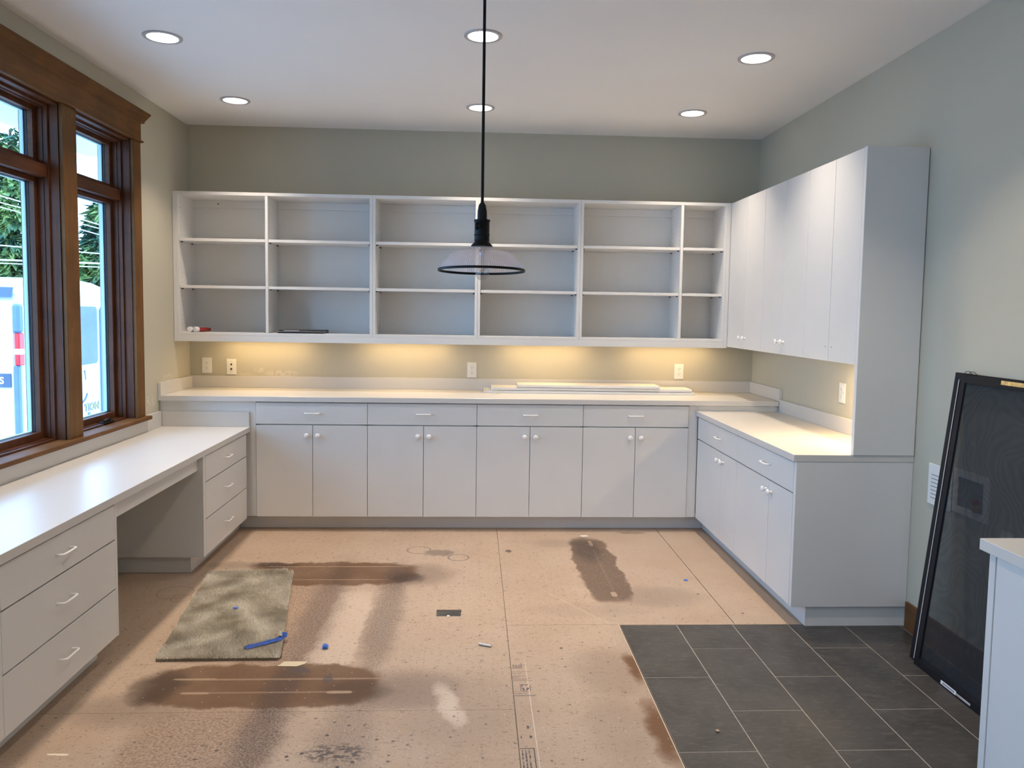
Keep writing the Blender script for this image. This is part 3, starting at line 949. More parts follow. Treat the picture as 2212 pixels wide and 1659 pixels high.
# ------------------------------------------------------------------ pendant lamp
px, py = 2.0975, -2.83
pz = 1.652
t = thing('pendant_lamp', 'black pendant lamp with ribbed glass shade hanging from a long rod', 'lamp', (px, py, H))
obj('rod', lathe(bmesh.new(), [(0.0056, 1.885), (0.0056, H)], 16, (px, py, 0)), BLACKMETAL, t, smooth=True)
obj('ceiling_canopy', lathe(bmesh.new(), [(0.02, H - 0.035), (0.055, H - 0.022), (0.062, H - 0.004), (0.062, H)], 32, (px, py, 0)), BLACKMETAL, t, smooth=True)
bm = lathe(bmesh.new(), [(0.0062, 0.168), (0.0062, 0.163), (0.012, 0.155), (0.014, 0.148), (0.0175, 0.130), (0.0182, 0.098)], 28, (px, py, pz + 0.0905))
obj('rod_coupler', bm, BLACKMETAL, t, smooth=True)
bm = lathe(bmesh.new(), [(0.020, 0.098), (0.030, 0.098), (0.0305, 0.092), (0.028, 0.089), (0.028, 0.045), (0.0297, 0.044), (0.0297, 0.040), (0.028, 0.038), (0.028, 0.025), (0.0292, 0.024), (0.0292, 0.021),
                         (0.0275, 0.019), (0.0285, 0.014), (0.034, 0.009), (0.040, 0.003), (0.0405, 0.0), (0.0385, -0.002)], 36, (px, py, pz + 0.0905))
bx(bm, px - 0.024, px - 0.020, py - 0.029, py - 0.018, pz + 0.150, pz + 0.175)
so = obj('socket_housing', bm, BLACKMETAL, t, smooth=True)
obj('switch_key', lathe(bmesh.new(), [(0.003, 0.0), (0.003, 0.010), (0.0075, 0.012), (0.0075, 0.018), (0.002, 0.021)], 12, (px - 0.012, py - 0.026, pz + 0.162), axis='Y'), BLACKMETAL, so, smooth=True)
prof = [(0.0375, 0.091), (0.0385, 0.084), (0.043, 0.080), (0.060, 0.075), (0.083, 0.071), (0.104, 0.0645), (0.122, 0.053), (0.136, 0.041), (0.147, 0.029), (0.1555, 0.016), (0.160, 0.006), (0.162, 0.0)]
bm = lathe(bmesh.new(), prof, 240, (0, 0, 0), cap=False, rib=0.006)
tilt = Matrix.Rotation(-0.03, 4, 'X')
bmesh.ops.transform(bm, matrix=Matrix.Translation((px, py, pz)) @ tilt, verts=bm.verts)
sh = obj('glass_shade', bm, SHADEG, t, smooth=True)
bm = lathe(bmesh.new(), [(0.1605, 0.004), (0.1645, 0.004), (0.1655, 0.0), (0.1645, -0.005), (0.1605, -0.005), (0.1605, 0.004)], 96, (0, 0, 0), cap=False)
bmesh.ops.recalc_face_normals(bm, faces=bm.faces)
bmesh.ops.transform(bm, matrix=Matrix.Translation((px, py, pz)) @ tilt, verts=bm.verts)
obj('shade_rim', bm, BLACKMETAL, sh, smooth=True)
bm = lathe(bmesh.new(), [(0.012, 0.068), (0.0135, 0.050), (0.018, 0.032), (0.0245, 0.014), (0.0262, 0.0), (0.0245, -0.011), (0.018, -0.020), (0.009, -0.0252), (0.0015, -0.0262)], 32, (px + 0.003, py, pz - 0.012), cap=False)
bu = obj('bulb', bm, BULBG, t, smooth=True)
obj('bulb_base', lathe(bmesh.new(), [(0.0125, 0.063), (0.0135, 0.066), (0.0135, 0.085), (0.010, 0.090)], 20, (px + 0.003, py, pz - 0.012)), CHROME, bu, smooth=True)
bm = bmesh.new()
tube(bm, [(px + 0.003, py, pz + 0.058), (px + 0.003, py, pz + 0.012), (px + 0.010, py, pz - 0.004)], 0.0009, 6)
tube(bm, [(px - 0.008, py, pz + 0.000), (px + 0.0, py + 0.003, pz - 0.002), (px + 0.012, py, pz + 0.0)], 0.0008, 6)
obj('filament', bm, BRASS, bu)

# ------------------------------------------------------------------ outlets and plates
def plate_base(bm, w=0.070, h=0.114, t=0.006):
    bx(bm, -w / 2, w / 2, -t, 0, -h / 2, h / 2, 0.002)


bm = bmesh.new(); plate_base(bm); PLATE = mesh_of('cover_plate', bm, PLASTIC, False)
bm = bmesh.new()
for z in (0.0195, -0.0195):
    poly = [(0.0165 * math.cos(a), max(-0.0135, min(0.0135, 0.0165 * math.sin(a))) + z) for a in [2 * PI * k / 20 for k in range(20)]]
    prism(bm, poly, -0.0085, -0.0055, 'Y')
RECEPT = mesh_of('receptacle', bm, PLASTIC, False)
bm = bmesh.new()
for z in (0.0195, -0.0195):
    bx(bm, -0.0075, -0.0055, -0.0089, -0.008, z - 0.001, z + 0.007); bx(bm, 0.0055, 0.0075, -0.0089, -0.008, z - 0.001, z + 0.007)
    lathe(bm, [(0.0024, 0.008), (0.0024, 0.0089)], 8, (0, 0, z - 0.0075), axis='Y')
lathe(bm, [(0.0016, 0.006), (0.0016, 0.0066)], 8, (0, 0, 0), axis='Y')
SLOTS = mesh_of('slots', bm, DARKGAP, False)


def outlet(x, y, z, rz, label):
    t = thing('wall_outlet', label, 'outlet', (x, y, z), 'white duplex outlets above the counters')
    t.rotation_euler = (0, 0, rz)
    for nm, me in (('cover_plate', PLATE), ('receptacle', RECEPT), ('slots', SLOTS)):
        o = bpy.data.objects.new(nm, me); COL.objects.link(o); o.parent = t
    return t


outlet(0.120, 0, 1.074, 0, 'leftmost white duplex outlet on the back wall, beside the jack plate')
outlet(2.058, 0, 1.062, 0, 'white duplex outlet on the back wall below the pendant lamp')
outlet(3.617, 0, 1.068, 0, 'rightmost white duplex outlet on the back wall')
outlet(W, -1.464, 1.064, -PI / 2, 'white duplex outlet on the right wall under the cupboards')
outlet(W, -2.885, 0.605, -PI / 2, 'left of the two white outlets low on the right wall behind the screens')
outlet(W, -2.975, 0.603, -PI / 2, 'right of the two white outlets low on the right wall behind the screens')
t = thing('jack_plate', 'white wall plate with phone and cable jacks on the back wall', 'wall plate', (0.297, 0, 1.066))
o = bpy.data.objects.new('cover_plate', PLATE); COL.objects.link(o); o.parent = t
bm = bmesh.new()
lathe(bm, [(0.007, 0.006), (0.007, 0.0068)], 12, (0.297, 0, 1.083), axis='Y')
lathe(bm, [(0.007, 0.006), (0.0065, 0.012), (0.003, 0.012)], 12, (0.297, 0, 1.050), axis='Y')
for z in (1.107, 1.025): lathe(bm, [(0.0018, 0.006), (0.0018, 0.0066)], 8, (0.297, 0, z), axis='Y')
obj('jacks', bm, DARKGAP, t)

# slotted grey vent plate, washer box
t = thing('slotted_wall_plate', 'square white wall plate with level slots, half behind the screens', 'wall plate', (W, -2.43, 0.741))
obj('face_plate', B(W - 0.008, W, -2.525, -2.346, 0.648, 0.835, 0.002), PLASTIC, t)
bm = bmesh.new()
for k in range(7): bx(bm, W - 0.0092, W - 0.0078, -2.50, -2.372, 0.679 + k * 0.0175, 0.6825 + k * 0.0175)
obj('slots', bm, plain('grey_slot', (0.25, 0.26, 0.28), 0.7), t)
t = thing('washer_outlet_box', 'white recessed washer hookup box behind the screens', 'utility box', (W, -2.65, 0.755))
bm = bmesh.new()
bx(bm, W - 0.008, W, -2.568, -2.535, 0.660, 0.848); bx(bm, W - 0.008, W, -2.772, -2.735, 0.660, 0.848)
bx(bm, W - 0.008, W, -2.735, -2.568, 0.818, 0.848); bx(bm, W - 0.008, W, -2.735, -2.568, 0.660, 0.690)
obj('frame', bm, PLASTIC, t)
bm = B(W - 0.0015, W - 0.0005, -2.735, -2.568, 0.690, 0.818)
obj('recess', bm, plain('shaded_box_liner', (0.22, 0.23, 0.25), 0.6), t)
bm = lathe(bmesh.new(), [(0.012, 0.0), (0.012, 0.03)], 12, (W - 0.016, -2.705, 0.694)); bx(bm, W - 0.030, W - 0.002, -2.725, -2.685, 0.716, 0.728, 0.002)
vo = obj('valve', bm, BRASS, t)
obj('valve_lever', B(W - 0.034, W - 0.010, -2.716, -2.698, 0.729, 0.752, 0.003), RED, vo)

# ------------------------------------------------------------------ leaning screens
def screen(y0, y1, xb, xt, zt, label, clip=None):
    """frame leaning along +X: foot at xb, head at xt"""
    t = thing('window_screen', label, 'window screen', (xb, (y0 + y1) / 2, 0), 'black window screens leaning on the right wall')
    L = math.hypot(xt - xb, zt); ang = math.atan2(xt - xb, zt)
    R = Matrix.Translation((xb, 0, 0)) @ Matrix.Rotation(ang, 4, 'Y')
    def add(nm, bm, mat):
        bmesh.ops.transform(bm, matrix=R, verts=bm.verts)
        return obj(nm, bm, mat, t)
    wd = 0.030
    add('frame_rail', B(-0.006, 0.006, y0, y0 + wd, 0.0, L, 0.001), BLACKALU)
    add('frame_rail', B(-0.006, 0.006, y1 - wd, y1, 0.0, L, 0.001), BLACKALU)
    add('frame_rail', B(-0.006, 0.006, y0 + wd, y1 - wd, 0.0, wd + 0.006, 0.001), BLACKALU)
    add('frame_rail', B(-0.006, 0.006, y0 + wd, y1 - wd, L - wd - 0.004, L, 0.001), BLACKALU)
    me = bmesh.new()
    me.faces.new([me.verts.new(q) for q in ((0, y0 + wd, wd + 0.006), (0, y1 - wd, wd + 0.006), (0, y1 - wd, L - wd - 0.004), (0, y0 + wd, L - wd - 0.004))])
    add('screen_mesh', me, SCREEN)
    return t, R, L, add


t1, R1, L1, add1 = screen(-3.155, -2.535, 4.020, 4.158, 1.266, 'rear black window screen leaning on the right wall, outer rail visible at left')
t2, R2, L2, add2 = screen(-3.205, -2.600, 4.002, 4.142, 1.262, 'front black window screen with gold tag on top and white sticker below')
add1('bright_edge', B(-0.0085, -0.0065, -2.5715, -2.5680, 0.01, L1 - 0.03), CAULK)
add2('gold_tag', B(-0.0072, -0.0058, -2.985, -2.855, L2 - 0.021, L2 - 0.005), plain('gold_foil', (0.75, 0.50, 0.18), 0.4, 0.25, 50))
st = add2('sticker', B(-0.0072, -0.0058, -2.895, -2.795, 0.006, 0.021), plain('white_sticker', (0.80, 0.82, 0.86), 0.5, 0.05))
bm = bmesh.new()
for k in range(9): bx(bm, -0.0078, -0.0070, -2.885 + k * 0.0088, -2.8795 + k * 0.0088, 0.0105, 0.0165)
bmesh.ops.transform(bm, matrix=R2, verts=bm.verts); obj('sticker_print', bm, INK, st)
bm = bmesh.new()
for z in (0.009, 0.014): bx(bm, -0.0072, -0.0058, -2.985, -2.897, z, z + 0.0018)
bmesh.ops.transform(bm, matrix=R2, verts=bm.verts); obj('sticker_lines', bm, plain('white_sticker_lines', (0.75, 0.78, 0.82), 0.5), t2)
bm = bmesh.new()
for s in (0, 0.03):
    tube(bm, [(0.004, -2.60 - s, L2 - 0.004), (-0.002, -2.622 - s, L2 + 0.014), (0.0, -2.642 - s, L2 + 0.015), (0.004, -2.675 - s, L2 - 0.004)], 0.0012, 6)
bmesh.ops.transform(bm, matrix=R2, verts=bm.verts); obj('pull_tab', bm, BLACKMETAL, t2)

# ------------------------------------------------------------------ near right counter
r = thing('base_cabinet', 'bright white base cabinet cut off by the right edge of the picture', 'cabinet', (3.9, -4.2, 0.1))
bm = bmesh.new()
carcass(bm, 3.622, W - 0.002, -4.80, -3.641, 0.103, 0.8150, '-X')
bx(bm, 3.600, W - 0.002, -3.640, -3.614, 0.101, 0.8150)
obj('body', bm, MELA, r)
front_door(r, (-4.22, -3.641), 0.101, 0.8090, 3.602, 'R', knob=(-4.18, 0.60))
front_door(r, (-4.80, -4.22), 0.101, 0.8090, 3.602, 'R', knob=(-4.26, 0.60))
tag(obj('toe_kick', B(3.69, 3.705, -4.80, -3.63, 0, 0.1005), MELA), 'white toe kick under the near right base cabinet', 'toe kick')
tag(obj('countertop', B(3.5776, W - 0.001, -4.83, -3.597, 0.8155, 0.8490, 0.0012), LAM), 'white countertop corner at the right edge of the picture', 'countertop')

# ------------------------------------------------------------------ things on shelves and counter
def glue(x, rz, label):
    t = thing('caulk_tube', label, 'tube', (x, -0.22, 1.325), 'red tubes with white caps')
    t.rotation_euler = (0, 0, rz)
    for nm, bm, mat in (('cap', lathe(bmesh.new(), [(0.008, 0.068), (0.0175, 0.066), (0.0185, 0.060), (0.0185, 0.040), (0.0175, 0.036)], 24, (0, 0, 0.0187), axis='Y'), KNOBW),
                        ('tube_body', lathe(bmesh.new(), [(0.0150, 0.036), (0.0155, 0.020), (0.0145, -0.02), (0.010, -0.06)], 24, (0, 0, 0.0163), axis='Y'), RED),
                        ('crimp', B(-0.019, 0.019, 0.058, 0.085, 0.014, 0.0175), PLASTIC)):
        me = mesh_of(nm, bm, mat)
        o = bpy.data.objects.new(nm, me); COL.objects.link(o); o.parent = t
glue(0.100, 0.0, 'left red tube with round white cap on the bottom left shelf')
glue(0.168, -0.62, 'right red tube with round white cap on the bottom left shelf, turned sideways')
CASEB = plain('black_vinyl', (0.006, 0.006, 0.007), 0.35, 0.2)
t = thing('flat_case', 'lower flat black case lying on the bottom shelf of the second bay', 'case', (0.87, -0.20, 1.325), 'flat black cases on the shelf')
obj('case_shell', B(0.702, 1.022, -0.292, -0.10, 1.3255, 1.336, 0.003), CASEB, t)
obj('light_seam', B(0.705, 1.018, -0.2945, -0.105, 1.3362, 1.3385), CAULK, t)
t = thing('flat_case', 'upper thin black case stacked on the lower one in the second bay', 'case', (0.87, -0.20, 1.339), 'flat black cases on the shelf')
obj('case_shell', B(0.712, 1.018, -0.286, -0.08, 1.3390, 1.3490, 0.003), CASEB, t)
obj('zip_teeth', B(0.745, 0.85, -0.2875, -0.286, 1.3425, 1.3455), CAULK, t)

bl = ['lowest and longest loose white shelf board on the back counter', 'middle loose white shelf board on the back counter', 'topmost and shortest loose white shelf board on the back counter']
for (x0, x1, ya, yb, z0, dz, rz), lab in zip([(2.146, 3.675, -0.235, -0.035, 0.9145, 0.018, -0.018), (2.20, 3.655, -0.232, -0.032, 0.936, 0.019, -0.014), (2.39, 3.420, -0.240, -0.035, 0.958, 0.019, -0.022)], bl):
    cx, cy = (x0 + x1) / 2, (ya + yb) / 2
    bm = B(x0 - cx, x1 - cx, ya - cy, yb - cy, 0, dz, 0.0012)
    me = mesh_of('loose_shelf_board', bm, SHELFW, False)
    o = place('loose_shelf_board', me, (cx, cy, z0), rz)
    tag(o, lab, 'board', 'loose shelf boards on the back counter')
CLEAR = glass_thin('clear_plastic', (0.9, 0.9, 0.88), extra=0.35, extra_col=(0.9, 0.88, 0.82))
for i, (x, y, lab) in enumerate([(2.150, -0.222, 'left clear plastic clip on the end of the lowest loose board'), (2.232, -0.262, 'right clear plastic clip at the front of the loose boards')]):
    bm = bmesh.new()
    bx(bm, x - 0.022, x + 0.022, y - 0.012, y + 0.012, 0.9145 if i else 0.9335, 0.918 if i else 0.937, 0.001)
    z0 = 0.915 if i else 0.934
    bx(bm, x - 0.022, x - 0.017, y - 0.012, y + 0.012, z0, z0 + 0.028, 0.001)
    tube(bm, [(x + 0.004, y, z0 + 0.004), (x + 0.010, y - 0.004, z0 + 0.015), (x + 0.018, y, z0 + 0.020)], 0.003, 8)
    tag(obj('plastic_clip', bm, CLEAR), lab, 'clip', 'clear plastic shelf clips')

# ------------------------------------------------------------------ floor things
t = thing('floor_box_cover', 'small dark slate-coloured rectangle let into the floor board', 'floor box', (1.9625, -2.011, -0.012))
obj('cover', B(hx0 + 0.004, hx1 - 0.004, hy0 + 0.004, hy1 - 0.004, -0.0118, -0.0025), TILE, t)
obj('white_chip', B(1.955, 1.968, hy0 - 0.001, hy0 + 0.012, -0.0023, 0.001), PLASTIC, t)

rugr = thing('rug_sample', 'greige shag carpet sample lying on the stained floor at left', 'rug', (0.9, -1.98, 0))
corn = [(0.603, -1.432), (1.015, -1.392), (1.050, -1.415), (1.062, -1.470), (1.262, -2.505), (1.250, -2.528), (0.745, -2.536)]
bm = prism(bmesh.new(), corn, 0.0006, 0.011, 'Z')
obj('rug_backing', bm, plain('dark_rug_backing', (0.16, 0.13, 0.09), 0.95, 0.2, 60), rugr)
rng = np.random.default_rng(3)
n = 110000
u, v = rng.random(n), rng.random(n)
P0, P1, P2, P3 = np.array([0.603, -1.432]), np.array([1.062, -1.392]), np.array([1.262, -2.532]), np.array([0.745, -2.536])
pts = (P0 * (1 - u)[:, None] + P1 * u[:, None]) * (1 - v)[:, None] + (P3 * (1 - u)[:, None] + P2 * u[:, None]) * v[:, None]
keep = ~((pts[:, 0] - 1.062 + 0.17 * (-1.392 - pts[:, 1]) * -1 > -0.035) & (pts[:, 1] > -1.43))
pts = pts[keep]; n = len(pts)
gx = np.sin(pts[:, 0] * 23 + 3 * np.sin(pts[:, 1] * 9)) * 0.35; gy = np.sin(pts[:, 1] * 17 + 2.5 * np.sin(pts[:, 0] * 12)) * 0.35
ln = 0.010 + 0.006 * rng.random(n)
ang = rng.random(n) * 2 * PI
wx, wy = np.cos(ang) * 0.0013, np.sin(ang) * 0.0013
tx = pts[:, 0] + ln * (gx + rng.normal(0, .35, n)); ty = pts[:, 1] + ln * (gy + rng.normal(0, .35, n))
co = np.empty((n, 3, 3), np.float32)
co[:, 0] = np.stack([pts[:, 0] - wx, pts[:, 1] - wy, np.full(n, 0.012)], 1)
co[:, 1] = np.stack([pts[:, 0] + wx, pts[:, 1] + wy, np.full(n, 0.012)], 1)
co[:, 2] = np.stack([tx, ty, 0.012 + ln], 1)
co -= np.array([0.9, -1.98, 0], np.float32)
me = bpy.data.meshes.new('pile')
me.vertices.add(n * 3); me.vertices.foreach_set('co', co.ravel())
me.loops.add(n * 3); me.loops.foreach_set('vertex_index', np.arange(n * 3, dtype=np.int32))
me.polygons.add(n); me.polygons.foreach_set('loop_start', np.arange(0, n * 3, 3, dtype=np.int32))
me.update(); me.materials.append(RUG)
o = bpy.data.objects.new('pile', me); COL.objects.link(o); o.parent = rugr; o['kind'] = 'stuff'

BLUE = plain('blue_masking_tape', (0.04, 0.15, 0.62), 0.5, 0.25, 40)
PALE = plain('pale_tape_back', (0.62, 0.60, 0.50), 0.6, 0.1)


def ribbon(pts, wd, seed=0):
    """crumpled strip along points (x,y,z)"""
    bm = bmesh.new(); rr = random.Random(seed); rows = []
    pts = [Vector(p) for p in pts]
    for i, p in enumerate(pts):
        tdir = (pts[min(i + 1, len(pts) - 1)] - pts[max(i - 1, 0)]).normalized()
        s = Vector((-tdir.y, tdir.x, 0)).normalized()
        k = wd * (0.8 + 0.4 * rr.random())
        rows.append([bm.verts.new(p + s * k * q + Vector((0, 0, (0.006 if j == 1 else 0.0) + 0.004 * rr.random()))) for j, q in enumerate((-0.5, 0.0, 0.5))])
    for a, b in zip(rows, rows[1:]):
        for j in range(2): bm.faces.new((a[j], a[j + 1], b[j + 1], b[j]))
    bmesh.ops.solidify(bm, geom=bm.faces[:], thickness=0.0006)
    return bm


t = thing('tape_strip', 'crumpled strip of blue masking tape on the near right corner of the rug', 'tape', (1.17, -2.41, 0.0245))
obj('tape', ribbon([(1.095, -2.462, 0.0245), (1.115, -2.445, 0.0245), (1.14, -2.430, 0.0250), (1.165, -2.412, 0.0250), (1.19, -2.395, 0.0250), (1.215, -2.375, 0.0250), (1.232, -2.345, 0.0260), (1.226, -2.318, 0.0280)], 0.034, 3), BLUE, t)
obj('tape_back', ribbon([(1.222, -2.368, 0.0320), (1.213, -2.335, 0.0340), (1.206, -2.306, 0.0290)], 0.018, 5), PALE, t, label='pale underside of the tape')


def crumple(x, y, r, lab, z=0.0, seed=1, flat=0.5):
    rr = random.Random(seed)
    bm = bmesh.new(); bmesh.ops.create_icosphere(bm, subdivisions=2, radius=r)
    for v in bm.verts:
        v.co *= 0.75 + 0.5 * rr.random(); v.co.z *= flat
    lo = min(v.co.z for v in bm.verts)
    bmesh.ops.translate(bm, verts=bm.verts, vec=(x, y, z - lo))
    return tag(obj('tape_scrap', bm, BLUE), lab, 'tape', 'scraps of blue tape')


crumple(1.430, -2.415, 0.014, 'small ball of blue tape on the floor right of the rug', 0, 1, 0.7)
crumple(0.918, -2.003, 0.012, 'tiny folded scrap of blue tape in the middle of the rug', 0.022, 2, 0.3)
crumple(3.281, -1.545, 0.011, 'tiny dark blue scrap on the floor in front of the right-hand cabinets', 0, 4, 0.3)
bm = bmesh.new(); tube(bm, [(2.110, -2.388, 0.0065), (2.165, -2.412, 0.0065)], 0.0062, 10)
o = obj('metal_clip', bm, CHROME, smooth=True); tag(o, 'short silver metal tube lying on the floor near the centre', 'metal tube')
bm = prism(bmesh.new(), [(1.265, -2.586), (1.345, -2.590), (1.375, -2.568), (1.382, -2.545), (1.283, -2.543)], 0.0005, 0.0022, 'Z')
tag(obj('paper_scrap', bm, plain('beige_card', (0.58, 0.50, 0.36), 0.8, 0.05)), 'beige torn piece of card on the floor below the rug', 'paper scrap')
bm = prism(bmesh.new(), [(2.80, -0.665), (2.845, -0.660), (2.855, -0.690), (2.81, -0.700)], 0.0005, 0.002, 'Z')
tag(obj('paper_scrap', bm, plain('pale_chip', (0.70, 0.66, 0.58), 0.8, 0.05)), 'small pale chip on the floor close to the back cabinets', 'paper scrap')
bm = bmesh.new(); bmesh.ops.create_icosphere(bm, subdivisions=1, radius=0.008)
for v in bm.verts: v.co.z *= 0.45
bmesh.ops.translate(bm, verts=bm.verts, vec=(2.965, -3.13, 0.004))
tag(obj('wood_chip', bm, plain('tan_chip', (0.45, 0.33, 0.2), 0.8)), 'small tan chip on the dark tiles', 'chip')

# printed stamps on the floor board along the seam
pr = bmesh.new(); pd = bmesh.new()
def ln2(bm, x0, x1, y0, y1): bx(bm, x0, x1, y0, y1, 0.0002, 0.0005)
rr = random.Random(5)
ln2(pr, 2.2455, 2.290, -2.6225, -2.6200)
for k in range(3): ln2(pr, 2.251 + k * 0.0115, 2.259 + k * 0.0115, -2.617, -2.587)
ln2(pd, 2.2860, 2.2895, -2.617, -2.575)
for yy, x1 in ((-2.652, 2.325), (-2.667, 2.285), (-2.690, 2.296), (-2.700, 2.275), (-2.712, 2.320), (-2.722, 2.308), (-2.732, 2.326), (-2.838, 2.300)):
    xx = 2.247
    while xx < x1:
        L = rr.uniform(0.006, 0.020); ln2(pr, xx, min(xx + L, x1), yy, yy + 0.0028); xx += L + 0.0018
ln2(pd, 2.2455, 2.3290, -2.8560, -2.8525)
# shield mark with two dark hills
ln2(pd, 2.2765, 2.3060, -2.7660, -2.7625); ln2(pd, 2.2830, 2.3050, -2.8230, -2.8200)
ln2(pd, 2.2735, 2.2758, -2.8060, -2.7660); ln2(pd, 2.3115, 2.3140, -2.8140, -2.7700)
prism(pd, [(2.2765, -2.768), (2.2835, -2.768), (2.2805, -2.785)], 0.0002, 0.0005, 'Z')
prism(pd, [(2.279, -2.790), (2.286, -2.792), (2.2925, -2.815), (2.283, -2.808)], 0.0002, 0.0005, 'Z')
prism(pd, [(2.295, -2.815), (2.297, -2.797), (2.306, -2.785), (2.3075, -2.800)], 0.0002, 0.0005, 'Z')
prism(pd, [(2.2735, -2.806), (2.2830, -2.8205), (2.2830, -2.8235), (2.2710, -2.806)], 0.0002, 0.0005, 'Z')
# framed block of lines further down
ln2(pd, 2.2460, 2.2965, -3.2260, -3.2225); ln2(pd, 2.2925, 2.2965, YF + 3.9, -3.2225)
for xx in (2.2535, 2.2655, 2.2775):
    yy = -3.232
    while yy > -4.0:
        L = rr.uniform(0.004, 0.012)
        ln2(pd if rr.random() < 0.6 else pr, xx - rr.uniform(0.002, 0.0032), xx + rr.uniform(0.002, 0.0032), yy - L, yy)
        yy -= L + rr.choice((0.0014, 0.0014, 0.0014, 0.006))
prism(pd, [(2.279, -3.075), (2.2885, -3.080), (2.286, -3.096), (2.281, -3.100)], 0.0002, 0.0005, 'Z')
seam_board = [o for o in floor.children if o.name.startswith('particle_board')][-1]
obj('printed_stamp', pr, INKPALE, seam_board); obj('printed_stamp', pd, INK, seam_board)
for ch, xx in (('1', 2.2500), ('8', 2.2840)):
    me = text_mesh('printed_number', ch, 0.021, INK, 0.0006)
    o = bpy.data.objects.new('printed_number', me); COL.objects.link(o); o.parent = seam_board
    o.location = (xx, -3.158, 0.0004)

# ------------------------------------------------------------------ outside
struct('added_sky_blocker', B(-1.30, -0.2, -10.0, 1.2, 2.78, 2.95, 0.01), plain('sky_blocker_white', (0.6, 0.6, 0.58), 0.7))  # unseen overhang, added to keep high skylight off the desk
GROUND = plain('pale_concrete_driveway', (0.60, 0.60, 0.58), 0.9, 0.15, 1.5)
struct('ground_outside', B(-60, -0.2, -60, 60, -0.75, -0.60), GROUND)

VANW = plain('white_van_paint', (0.52, 0.54, 0.54), 0.2, 0.01)
VANG = plain('van_window_glass', (0.05, 0.09, 0.14), 0.08, 0.1)
VANB = plain('grey_blue_plastic', (0.10, 0.17, 0.28), 0.5, 0.08)
VANR = plain('red_lamp_lens', (0.55, 0.02, 0.03), 0.15, 0.05)
VANC = plain('clear_lamp_lens', (0.70, 0.80, 0.84), 0.15, 0.05)
TYRE = plain('tyre_rubber', (0.02, 0.02, 0.02), 0.8)
van = thing('delivery_van', 'white van with red tail lamps parked outside the window', 'van', (-4.0, 2.2, -0.60))
GZ, VX, VY0, VY1 = -0.60, -1.96, 1.30, 3.12
# body shell lofted along X from rounded cross sections (y,z)
def section(x, y0, y1, z0, zs, zt, r):
    pts = [(y0 + 0.02, z0), (y0, z0 + 0.12), (y0, 0.7), (y0 + 0.02, zs)]
    ny = 7
    for k in range(1, ny):
        a = PI * k / ny
        f = (1 - math.cos(a)) / 2
        pts.append((y0 + 0.02 + (y1 - y0 - 0.04) * f, zs + (zt - zs) * (math.sin(a) ** 0.55)))
    pts += [(y1 - 0.02, zs), (y1, 0.7), (y1, z0 + 0.12), (y1 - 0.02, z0)]
    return [(x, y, z) for y, z in pts]
bm = bmesh.new()
secs = [section(VX, VY0 + 0.05, VY1 - 0.05, -0.28, 1.50, 1.70, 0), section(VX - 0.05, VY0, VY1, -0.32, 1.56, 1.76, 0), section(-5.4, VY0, VY1, -0.32, 1.56, 1.78, 0),
        section(-5.9, VY0 + 0.02, VY1 - 0.02, -0.32, 1.40, 1.60, 0), section(-6.5, VY0 + 0.08, VY1 - 0.08, -0.32, 0.75, 0.86, 0), section(-7.2, VY0 + 0.15, VY1 - 0.15, -0.30, 0.55, 0.64, 0)]
R_ = [[bm.verts.new(p) for p in s] for s in secs]
for a, b in zip(R_, R_[1:]):
    for i in range(len(a)):
        j = (i + 1) % len(a); bm.faces.new((a[i], a[j], b[j], b[i]))
bm.faces.new(R_[0][::-1]); bm.faces.new(R_[-1])
bmesh.ops.recalc_face_normals(bm, faces=bm.faces)
obj('van_body', bm, VANW, van, smooth=True)
def rrect(y0, y1, z0, z1, r):
    pts = []
    for cy, cz, a0 in ((y1 - r, z1 - r, 0), (y0 + r, z1 - r, 90), (y0 + r, z0 + r, 180), (y1 - r, z0 + r, 270)):
        for k in range(5):
            a = math.radians(a0 + 22.5 * k); pts.append((cy + r * math.cos(a), cz + r * math.sin(a)))
    return pts
XR = VX + 0.004
for y0, y1, side in ((1.50, 2.18, -1), (2.24, 2.805, 1)):
    d = obj('rear_door', prism(bmesh.new(), rrect(y0, y1, -0.18, 1.56, 0.06), VX - 0.01, VX + 0.012, 'X'), VANW, van)
    w0, w1 = (1.62, 2.08) if side < 0 else (2.28, 2.725)
    obj('rear_window', prism(bmesh.new(), rrect(w0, w1, 0.888, 1.487, 0.05), VX + 0.010, VX + 0.018, 'X'), VANG, d)
    obj('door_gutter', B(VX + 0.010, VX + 0.026, 2.783 if side > 0 else 1.52, 2.800 if side > 0 else 1.53, -0.1, 1.46), VANB, d)
obj('body_seam', B(VX, VX + 0.020, 2.822, 2.830, -0.1, 1.48), VANB, van)
obj('door_hinge', B(VX, VX + 0.05, 2.842, 2.862, 0.64, 0.76, 0.005), CHROME, van)
obj('door_latch', B(VX, VX + 0.03, 2.838, 2.880, 0.42, 0.55, 0.004), TYRE, van)
for s, (y0, y1) in enumerate(((1.285, 1.37), (3.05, 3.135))):
    obj('lamp_cap', B(-2.005, VX + 0.02, y0, y1, 1.245, 1.50, 0.02), VANB, van)
    tl = obj('tail_lamp', B(-1.985, VX + 0.02, y0, y1, 0.957, 1.243, 0.008), VANR, van)
    obj('reverse_lens', B(-1.990, VX + 0.025, y0 - 0.005, y1 + 0.005, 1.055, 1.105, 0.004), VANC, tl)
    obj('crease_shadow', B(-2.0, VX + 0.005, y0 + 0.0, y0 + 0.05, -0.1, 0.955, 0.01), VANB, van)  # dark strip paints the shade of the body crease below the lamp
obj('bumper', B(VX - 0.1, VX + 0.16, VY0 + 0.02, VY1 - 0.02, -0.36, -0.16, 0.03), VANB, van)
